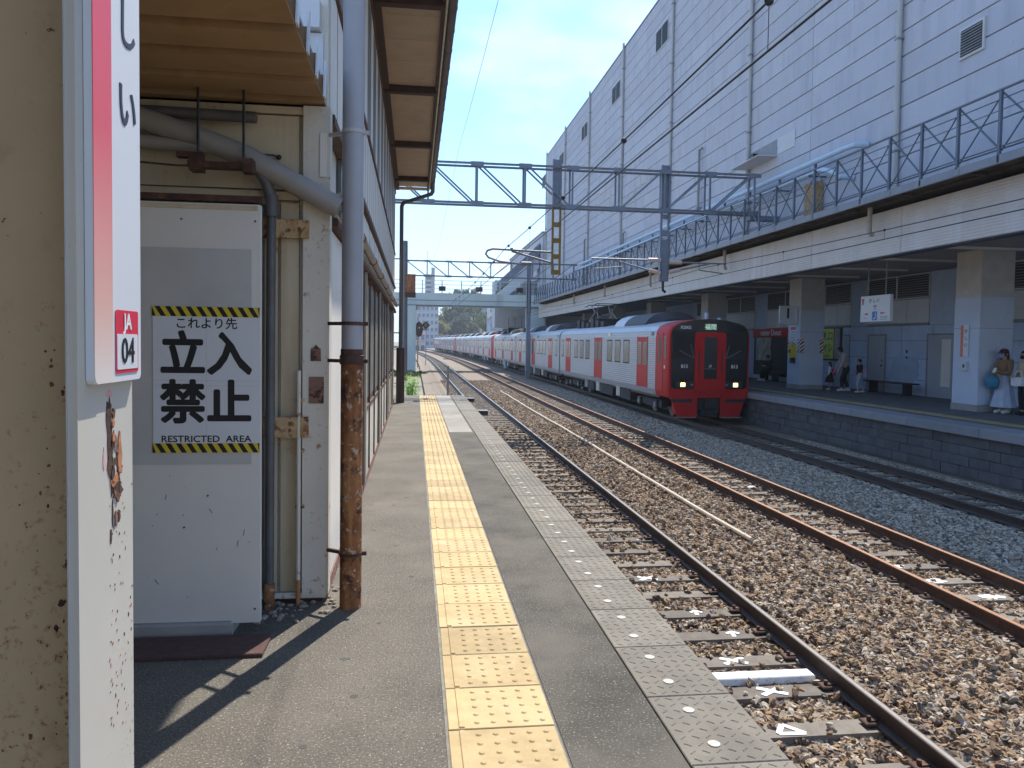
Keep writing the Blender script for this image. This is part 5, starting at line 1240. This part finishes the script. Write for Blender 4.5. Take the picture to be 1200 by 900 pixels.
rank = {i: r_ for k_ in byhue for r_, (_, i) in enumerate(sorted(byhue[k_]))}
ordw = ['first', 'second', 'third', 'fourth', 'fifth', 'sixth', 'seventh', 'eighth', 'ninth']
for i, (x, y, s_) in enumerate(spots_t):
    k_ = (i*7+i//3) % 4
    t = thing('tree', f'{ordw[rank[i]]} {hue[k_]} tree from the left on the wooded hill beyond the footbridge', 'tree', (x, y, hz(x, y)), 'trees on the wooded hill')
    t.scale = (s_, s_, s_*random.uniform(.85, 1.15)); t.rotation_euler = (0, 0, i*1.7)
    tm_, cm_ = protos[i % 5]; o = bpy.data.objects.new('trunk', tm_); COL.objects.link(o); o.parent = t
    cm2 = cm_.copy(); cm2.materials.clear(); cm2.materials.append(m_leafs[k_]); o = bpy.data.objects.new('crown', cm2); COL.objects.link(o); o.parent = t
# weeds at the platform end
def weed(name, label, x, y, z, r, h, n, mat, seed, cat='weed', w=.05):
    rr = random.Random(seed); b = MB()
    for i in range(n):
        a = rr.uniform(0, 6.28); q = r*math.sqrt(rr.random()); p = Vector((x+q*math.cos(a), y+q*math.sin(a), z)); hh = h*rr.uniform(.45, 1)*(1-.4*q/r)
        t = Vector((rr.gauss(0,.22), rr.gauss(0,.22), 1)).normalized(); sd = t.cross(Vector((math.cos(a*3), math.sin(a*3), 0))).normalized()*w*rr.uniform(.5, 1)
        m1 = p+t*hh*.6; e = p+t*hh+Vector((rr.gauss(0,.1), rr.gauss(0,.1), -.05))*hh*2
        b.add([p-sd*.4, p+sd*.4, m1+sd, e, m1-sd], [(0,1,2,4), (4,2,3)])
    return tag(b.build(name, mat, org=(x, y, z)), label, cat)
wt = thing('weed_clump', 'bright green leafy weed clump beside the house at the end of the platform', 'plant', (-.12, 25.2, -.45)); rr = random.Random(9)
sb = MB(); lf = MB()
for i in range(26):
    a = rr.uniform(0, 6.28); q = rr.uniform(.05, .30); tp = Vector((-.12+q*math.cos(a), 25.2+q*math.sin(a), -.45+rr.uniform(.55, 1.08)))
    bs = Vector((-.12+q*.3*math.cos(a), 25.2+q*.3*math.sin(a), -.45)); sb.tube([bs, (bs+tp)/2+Vector((0, 0, .05)), tp], [.008, .006, .003], 4)
    for k_ in range(34):
        p = bs.lerp(tp, rr.uniform(.3, 1.02)) + Vector((rr.gauss(0, .045), rr.gauss(0, .045), rr.gauss(0, .03))); n_ = Vector((rr.gauss(0, .6), rr.gauss(0, .6), 1)).normalized(); u = n_.orthogonal().normalized(); u = Quaternion(n_, rr.uniform(0, 6.28)) @ u; v = n_.cross(u); s_ = rr.uniform(.022, .045)
        lf.add([p-u*s_, p+v*s_*.5, p+u*s_, p-v*s_*.5], [(0, 1, 2, 3)])
sb.build('stem', m_grass, wt); lf.build('foliage', m_weed, wt)
o = weed('grass', 'dry sparse grass on the ramp past the platform end', .6, 26.5, -.35, .9, .25, 260, m_grass, 5); struct(o, 'stuff'); del o['category']
o = weed('grass', 'rough grass along the left side of the distant track', -1.2, 70, -1.5, 2.6, .8, 500, m_grass, 6, w=.12); struct(o, 'stuff'); del o['category']
# ------------------------------------------------------------------ lineside things
sgm = thing('diamond_sign', 'black diamond signal board on a thin pole left of the far track', 'sign', (1.3, 90, -1.4))
MB().prism([(1.27, 3.0), (1.78, 3.5), (1.27, 4.0), (.76, 3.5)], 'y', 89.95, 90.0).build('board', m_black, sgm); MB().prism([(1.27, 3.25), (1.52, 3.5), (1.27, 3.75), (1.02, 3.5)], 'y', 89.93, 89.945).build('yellow_mark', m_yel, sgm)
MB().tube([(1.3, 90.05, -1.4), (1.3, 90.05, 3.2)], .04, 6).build('pole', m_grey, sgm)
sgn = thing('railway_signal', 'dark oval railway signal head on a pole beside the footbridge pier', 'signal', (.45, 88, -1.4))
MB().ball((.47, 88, 3.0), .45, 10, 8, sy=.4, sz=2.0).build('head', m_brownd, sgn, smooth=True); MB().tube([(.35, 88.1, -1.4), (.35, 88.1, 4.4)], .07, 8).build('pole', m_rustp, sgn); MB().ball((.5, 87.8, 3.15), .07).build('lens', m_lwht, sgn)
b = MB(); b.tube([(-.38, 80, -1.4), (-.38, 80, 4.2)], .28, 10)
tag(b.build('utility_pole', m_steelu, org=(-.38, 80, -1.4), smooth=True), 'plain grey pole between the footbridge pier and the signal', 'pole')
b = MB(); b.box(1.22, 1.30, 28.9, 28.98, -1.2, .75)
tag(b.build('marker_post', m_steelu, org=(1.26, 28.9, -1.2)), 'thin grey marker post on the ramp beyond the platform end', 'post')
for (x, y, lab) in ((2.68, 36.8, 'farther black trackside box beside the platform ramp'), (2.72, 30.3, 'nearer black trackside box beside the platform end'), (4.9, 120, 'black box standing between the far curving tracks')):
    k_ = thing('trackside_box', lab, 'box', (x, y, RZ-.15)); sc_ = 1 if y < 100 else 2.2
    MB().cbox(x-.2*sc_, x+.2*sc_, y-.15, y+.15, RZ-.17, RZ-.02*sc_, .02).build('case', m_black, k_); MB().box(x-.21*sc_, x+.21*sc_, y-.16, y+.16, RZ-.02*sc_+.002, RZ+.01).build('lid', m_grey, k_)
b = MB(); b.tube([(4.86+.02*math.sin(y*.35)+.006*math.sin(y*1.3), y, -1.108-.004*math.sin(y*1.7)) for y in fr(10.4, 43, .8)], .036, 8)
tag(b.build('cable_duct', M('cable_duct', (.50, .42, .32), .8, var=.15, scale=3, spots=(5, (.3, .22, .15), .6, .8)), org=(4.86, 10.4, -1.1), smooth=True), 'pale cable duct lying on the ballast between the near and middle tracks', 'cable')
pb = MB(); pb.cbox(2.30, 3.50, 6.17, 6.31, -1.235, -1.17, .008)
tag(pb.build('white_plank', m_white2, org=(2.9, 6.2, -1.2)), 'white painted plank lying between two sleepers beside the near rail', 'plank')
def mark(x, y, lab, kind, s_=.11):
    b = MB(); z0, z1 = -1.2155, -1.2105
    if kind == 'x':
        b.bar((x-s_, y-s_*.6, -1.213), (x+s_, y+s_*.6, -1.213), .05, .005); b.bar((x-s_, y+s_*.6, -1.2125), (x+s_, y-s_*.6, -1.2125), .05, .005)
    elif kind == 'tri':
        b.bar((x-s_, y-.06, -1.213), (x+s_*.9, y-.07, -1.213), .042, .005); b.bar((x+s_*.9, y-.07, -1.2125), (x-s_*.2, y+.07, -1.2125), .042, .005); b.bar((x-s_*.2, y+.07, -1.212), (x-s_, y-.06, -1.212), .042, .005)
    else:
        b.bar((x, y-.06, -1.213), (x+.02, y+.07, -1.213), .042, .005); b.bar((x-.05, y+.02, -1.2125), (x+.02, y+.07, -1.2125), .036, .005); b.bar((x+.08, y+.01, -1.212), (x+.02, y+.07, -1.212), .036, .005)
    o = b.build('painted_mark', m_white2, org=(x, y, -1.21)); return tag(o, lab, 'mark')
sy = [2.9+.62*i for i in range(30)]
def nearest(y): return min(sy, key=lambda q: abs(q-y))
mark(2.85, nearest(5.35), 'white painted triangle on the nearest visible sleeper', 'tri')
mark(3.02, nearest(5.95), 'white painted cross on the sleeper nearer than the white plank', 'x')
mark(2.95, nearest(6.6), 'white painted cross on the sleeper just beyond the white plank', 'x')
mark(3.2, nearest(7.2), 'small white arrow painted on the second sleeper past the plank', 'a')
mark(3.05, nearest(7.85), 'small white arrow painted on the third sleeper past the plank', 'a')
mark(2.9, nearest(9.05), 'white cross painted on a sleeper well beyond the plank', 'x')
for i, (x, y, s_) in enumerate(((6.35, 9.3, .16), (6.5, 8.7, .13), (6.75, 8.1, .15), (6.9, 14.6, .14))):
    yy_ = min([5.6+.62*q for q in range(30)], key=lambda q: abs(q-y))
    b = MB(); b.prism(jag(x, yy_, s_, .075, 16, 200+i, .4), 'z', -1.2155, -1.2105)
    tag(b.build('painted_mark', m_white2, org=(x, yy_, -1.21)), f'{("third", "second", "first", "fourth and farthest")[i]} white paint blotch between the middle rails counted from the camera', 'mark')
# ------------------------------------------------------------------ people
def skin(chains, name, mat, parent, sub=1):
    bm = bmesh.new(); ly = bm.verts.layers.skin.verify(); vm = {}
    for ch in chains:
        prev = None
        for p in ch:
            key = tuple(round(c, 4) for c in p[:3])
            if key not in vm:
                v = bm.verts.new(p[:3]); r_ = p[3]; v[ly].radius = (r_, p[4] if len(p) > 4 else r_); v[ly].use_root = not vm; vm[key] = v
            v = vm[key]
            if prev is not None and prev is not v and not bm.edges.get((prev, v)): bm.edges.new((prev, v))
            prev = v
    me = bpy.data.meshes.new(name); bm.to_mesh(me); bm.free()
    o = bpy.data.objects.new(name, me); COL.objects.link(o)
    o.modifiers.new('skin', 'SKIN').use_smooth_shade = True
    s_ = o.modifiers.new('sub', 'SUBSURF'); s_.levels = sub; s_.render_levels = sub
    dg = bpy.context.evaluated_depsgraph_get(); m2 = bpy.data.meshes.new_from_object(o.evaluated_get(dg)); bpy.data.objects.remove(o)
    m2.name = name; m2.materials.clear(); m2.materials.append(mat); m2.polygons.foreach_set('use_smooth', [True]*len(m2.polygons))
    o = bpy.data.objects.new(name, m2); COL.objects.link(o); o.parent = parent; return o
def lpx(b, name, mat, parent, smooth=True): return lp(b, name, mat, parent, (0,0,0), smooth)
def person(label, x, y, z, face, H, pose, c, sit=False, female=False, extras=()):
    """local frame: +y is where the person faces, x to the right; units of standing height H"""
    t = thing('person', label, 'person', (x, y, z)); t.rotation_euler = (0, 0, face)
    h = lambda v: v*H
    P = pose; pel = P.get('pelvis', (0, 0, .53)); che = P.get('chest', (0, 0, .72)); nk = P.get('neck', (0, 0, .835)); hd_ = P.get('head', (0, .015, .925))
    def S(p, r_, r2=None): return (h(p[0]), h(p[1]), h(p[2]), h(r_), h(r2 or r_))
    mid = tuple((pel[i]+che[i])/2 for i in range(3))
    torso = [S(pel, .075, .065), S(mid, .068, .058), S(che, .085, .062), S(nk, .032)]
    head_ = [S(nk, .032), S((hd_[0], hd_[1]-.005, hd_[2]-.04), .045), S((hd_[0], hd_[1], hd_[2]+.015), .056, .062), S((hd_[0], hd_[1]-.005, hd_[2]+.055), .040)]
    chains = [torso, head_]; cloth = [[S((pel[0], pel[1]-.004, pel[2]-.05), .088, .080), S(pel, .090, .082), S(mid, .078, .068), S(che, .096, .072), S((nk[0], nk[1], nk[2]-.018), .045)]]; legs = [[S(mid, .070, .060), S(pel, .085, .075)]]
    hands = []
    for s in (-1, 1):
        side = 'l' if s < 0 else 'r'
        sh = (che[0]+s*.105, che[1], che[2]+.085); el = P.get('elbow_'+side, (s*.14, -.01, .63)); wr = P.get('wrist_'+side, (s*.15, .03, .49))
        d = Vector(wr)-Vector(el); d.normalize(); palm = tuple(Vector(wr)+d*.028); lat = d.cross(Vector((0, .3, 1))).normalized()
        chains.append([S(che, .085, .062), S(sh, .040), S(el, .028), S(wr, .018), S(palm, .021, .013)])
        for k_ in range(4):
            a = Vector(palm)+lat*(.018-.012*k_); chains.append([S(palm, .021, .013), S(tuple(a+d*.022), .0062), S(tuple(a+d*(.045-.004*abs(k_-1.5))+Vector((0, .006, -.008))), .005)])
        a = Vector(palm)+lat*.028; chains.append([S(palm, .021, .013), S(tuple(a+d*.012), .007), S(tuple(a+d*.026+lat*.004), .0055)])
        cloth.append([S(che, .096, .072), S(sh, .052), S(el, .040), S(tuple(Vector(wr)-d*.012), .030)])
        hip = (pel[0]+s*.052, pel[1], pel[2]-.03); kn = P.get('knee_'+side, (s*.055, .012, .285)); an_ = P.get('ankle_'+side, (s*.055, -.01, .045)); toe = P.get('toe_'+side, (an_[0]+s*.01, an_[1]+.095, .018))
        chains.append([S(pel, .075, .065), S(hip, .062), S(kn, .040), S(an_, .026), S(toe, .020, .016)])
        legs.append([S(pel, .085, .075), S(hip, .071), S(kn, .050), S(tuple(Vector(an_)*.9+Vector(kn)*.1), .040)])
        sho = MB(); dv = Vector(toe)-Vector(an_); 
        lpx(sho.tube([tuple(h(v) for v in (an_[0]-dv.x*.35, an_[1]-dv.y*.35, .024)), tuple(h(v) for v in (an_[0]+dv.x*.2, an_[1]+dv.y*.2, .034)), tuple(h(v) for v in (toe[0], toe[1], .022)), tuple(h(v) for v in (toe[0]+dv.x*.18, toe[1]+dv.y*.18, .016))], [h(.026), h(.032), h(.026), h(.013)], 8), 'shoe', c['shoe'], t)
    bd = skin(chains, 'body', m_skin, t)
    skin(cloth, 'jacket', c['top'], t); 
    if not c.get('skirt'): skin(legs, 'trousers', c['leg'], t)
    else:
        b = MB(); z0 = c['hem']; n_ = 20; loops = []
        for q, (zz, rx, ry) in enumerate(((pel[2]+.10, .075, .065), (pel[2], .098, .088), ((pel[2]+z0)/2, .125, .11), (z0, c.get('flare', .155), c.get('flare', .155)*.9))):
            loops.append([(h(pel[0]+(rx+(.008*q if i % 2 else 0))*math.cos(2*math.pi*i/n_)), h(pel[1]+(ry+(.008*q if i % 2 else 0))*math.sin(2*math.pi*i/n_)), h(zz)) for i in range(n_)])
        lpx(b.loft(loops), 'skirt', c['leg'], t)
    # face
    hx, hy, hz_ = hd_; fy_ = hy+.052
    f = MB()
    for s in (-1, 1): f.ball((h(hx+s*.021), h(fy_+.002), h(hz_+.012)), h(.0075), 6, 5)
    lpx(f, 'eyes', m_hair, t); lpx(MB().ball((h(hx), h(fy_+.010), h(hz_-.008)), h(.009), 6, 5, sz=1.5), 'nose', m_skin, t)
    f = MB()
    for s in (-1, 1): f.ball((h(hx+s*.057), h(hy), h(hz_)), h(.013), 6, 5, sx=.4, sz=1.5)
    lpx(f, 'ears', m_skin, t); lpx(MB().ball((h(hx), h(fy_+.001), h(hz_-.033)), h(.014), 6, 5, sz=.3, sy=.5), 'mouth', M('lips', (.35, .13, .11), .5), t)
    hr = MB(); hr.ball((h(hx), h(hy-.012), h(hz_+.022)), h(.066), 12, 8, sy=1.05, sz=1.0)
    if c.get('long'): hr.loft([[(h(hx+.066*math.cos(a)), h(hy-.012+.062*math.sin(a)), h(hz_+.03)) for a in [math.pi*(1+k_/8) for k_ in range(9)]]+[(h(hx+.03*math.cos(a)), h(hy-.02+.03*math.sin(a)), h(hz_+.03)) for a in [math.pi*(2-k_/8) for k_ in range(9)]],
                                 [(h(hx+.072*math.cos(a)), h(hy-.02+.066*math.sin(a)), h(hz_-c['long'])) for a in [math.pi*(1+k_/8) for k_ in range(9)]]+[(h(hx+.04*math.cos(a)), h(hy-.03+.03*math.sin(a)), h(hz_-c['long'])) for a in [math.pi*(2-k_/8) for k_ in range(9)]]])
    # keep the face clear of hair: push front points back
    hr.v = [(a, min(b_, h(hy+.030)) if q < h(hz_+.035) else b_, q) for a, b_, q in hr.v]
    lpx(hr, 'hair', c.get('hair', m_hair), t)
    if c.get('mask'): lpx(MB().ball((h(hx), h(fy_-.012), h(hz_-.022)), h(.040), 10, 6, sy=.75, sz=.85), 'face_mask', c['mask'], t)
    if c.get('cap'):
        b = MB(); b.ball((h(hx), h(hy-.008), h(hz_+.035)), h(.070), 12, 8, sz=.85); b.v = [(a, q, max(w_, h(hz_+.028))) for a, q, w_ in b.v]
        b.loft([[(h(hx+.055*math.cos(a)), h(hy+.045+.07*math.sin(a)), h(hz_+dz)) for a in [math.pi*k_/8 for k_ in range(9)]] for dz in (.022, .030)]); lpx(b, 'cap', c['cap'], t)
    return t
def cl(name, col): return M(name, col, .85, var=.12, scale=9)
c_tan, c_pale, c_teal, c_wht, c_blk, c_grey, c_jean, c_pink, c_plum = cl('tan_knit', (.21, .125, .065)), cl('pale_cloth', (.42, .47, .58)), cl('teal_cloth', (.035, .20, .30)), cl('white_cloth', (.66, .66, .66)), cl('black_cloth', (.012, .012, .015)), cl('grey_cloth', (.40, .36, .35)), cl('pale_denim', (.36, .42, .50)), cl('pink_cloth', (.50, .05, .16)), cl('maroon_cloth', (.08, .02, .035))
c_bei = cl('beige_cloth', (.42, .35, .25)); c_bmask = cl('blue_mask', (.25, .30, .55))
FACE = R(100)
p = person('woman in maroon cap and tan cardigan looking down at a phone beside the column', 15.46, 18.35, 0, FACE, 1.70,
    dict(elbow_l=(-.13, .05, .62), wrist_l=(.02, .14, .655), elbow_r=(.13, .05, .62), wrist_r=(-.03, .15, .60), head=(0, .03, .915)),
    dict(top=c_tan, leg=c_pale, shoe=c_wht, skirt=True, hem=.10, flare=.17, long=.10, mask=c_bmask, cap=c_plum))
ph_ = MB(); ph_.cbox(-.04, .04, -.006, .006, -.07, .07, .004); o = ph_.build('phone', m_white, org=(0,0,0)); o.location = (15.13, 18.30, 1.14); o.rotation_euler = (.5, 0, FACE)
tag(o, 'white phone held by the woman in the maroon cap', 'phone')
bg_ = MB(); bg_.ball((0, 0, 0), .2, 14, 10, sx=1.0, sy=.55, sz=1.0); bg_.v = [(a, b_, min(c_, .13)) for a, b_, c_ in bg_.v]
bt = thing('tote_bag', 'teal drawstring bag hanging from the arm of woman in maroon cap', 'bag', (15.16, 18.42, .83))
o = lp(bg_, 'bag_body', c_teal, bt, (0, 0, 0), True); o.rotation_euler = (0, 0, FACE); lp(MB().tube([(-.05, -.1, .12), (.0, -.06, .27), (.02, .02, .31), (0, .08, .26), (-.05, .1, .12)], .014, 6), 'strap', c_teal, bt)
person('woman in beige jacket and dark mask standing behind the capped woman at the frame edge', 15.58, 17.80, 0, R(80), 1.66,
    dict(elbow_l=(-.15, -.02, .63), wrist_l=(-.15, .05, .48), elbow_r=(.14, .03, .62), wrist_r=(.06, .15, .60)), dict(top=c_bei, leg=c_blk, shoe=c_blk, long=.06, mask=c_blk))
bt = thing('handbag', 'white handbag carried by the woman in the beige jacket', 'bag', (15.38, 17.78, .78))
lp(MB().cbox(-.07, .07, -.17, .17, -.02, .20, .02), 'bag_body', c_wht, bt); lp(MB().tube([(0, -.13, .2), (0, -.08, .36), (0, .08, .36), (0, .13, .2)], .012, 6), 'strap', c_wht, bt)
person('adult in grey hooded top and black trousers leaning over towards the children', 16.30, 27.35, 0, R(75), 1.74,
    dict(pelvis=(0, -.05, .52), chest=(0, .03, .705), neck=(0, .075, .81), head=(0, .115, .885), elbow_l=(-.13, .09, .59), wrist_l=(-.12, .15, .46), elbow_r=(.13, .08, .58), wrist_r=(.10, .16, .46), knee_l=(-.055, .06, .28), ankle_l=(-.06, .05, .045), knee_r=(.055, -.02, .28), ankle_r=(.06, -.12, .06)), dict(top=c_grey, leg=c_blk, shoe=c_wht))
person('little girl in white top and dark skirt facing away from the adult', 16.15, 28.1, 0, R(60), 1.12,
    dict(head=(0, .015, .90), neck=(0, 0, .80), chest=(0, 0, .69), elbow_l=(-.15, .02, .60), wrist_l=(-.17, .07, .52)), dict(top=c_wht, leg=c_blk, shoe=c_wht, skirt=True, hem=.27, flare=.15, long=.10))
bt = thing('backpack', 'small pink backpack worn by the little girl in white', 'bag', (16.25, 28.04, .70)); lp(MB().cbox(-.06, .06, -.10, .10, -.13, .13, .03), 'pack', c_pink, bt); lp(MB().cbox(.06, .08, -.07, .07, -.10, .0, .01), 'pocket', c_plum, bt)
person('child in black hooded top and pale jeans striding behind the adult', 16.45, 26.55, 0, R(85), 1.26,
    dict(head=(0, .03, .91), chest=(0, .01, .70), neck=(0, .01, .81), elbow_l=(-.13, .08, .62), wrist_l=(-.1, .17, .62), knee_l=(-.055, .10, .29), ankle_l=(-.055, .06, .05), knee_r=(.055, -.02, .28), ankle_r=(.06, -.16, .07)), dict(top=c_blk, leg=c_jean, shoe=c_wht))
bt = thing('backpack', 'pale lilac backpack on the child in the black top', 'bag', (16.575, 26.54, .76)); lp(MB().cbox(-.07, .07, -.12, .12, -.17, .15, .03), 'pack', cl('lilac_cloth', (.42, .36, .48)), bt); lp(MB().cbox(.07, .095, -.09, .09, -.13, .0, .01), 'pocket', c_wht, bt)
person('person in black sitting on the short bench in front of the doughnut shop', 17.0, 34.9, 0, R(95), 1.66,
    dict(pelvis=(0, 0, .31), chest=(0, .05, .49), neck=(0, .08, .60), head=(0, .11, .675), elbow_l=(-.13, .10, .42), wrist_l=(-.05, .19, .44), elbow_r=(.13, .10, .42), wrist_r=(.05, .19, .44), knee_l=(-.07, .24, .29), ankle_l=(-.07, .24, .045), knee_r=(.07, .24, .29), ankle_r=(.07, .25, .045)), dict(top=c_blk, leg=c_blk, shoe=c_wht))
# ------------------------------------------------------------------ air
hzb = MB(); hzb.box(-1700, 1700, -1500, 1700, -2.5, 96)
hm = bpy.data.materials.new('haze_air'); hm.use_nodes = True; ht = hm.node_tree; ht.nodes.clear()
ho_ = ht.nodes.new('ShaderNodeOutputMaterial'); hv_ = ht.nodes.new('ShaderNodeVolumePrincipled'); hv_.inputs['Color'].default_value = (.86, .92, 1, 1); hv_.inputs['Density'].default_value = .0004
ht.links.new(hv_.outputs[0], ho_.inputs['Volume'])
struct(hzb.build('haze', hm), 'stuff')
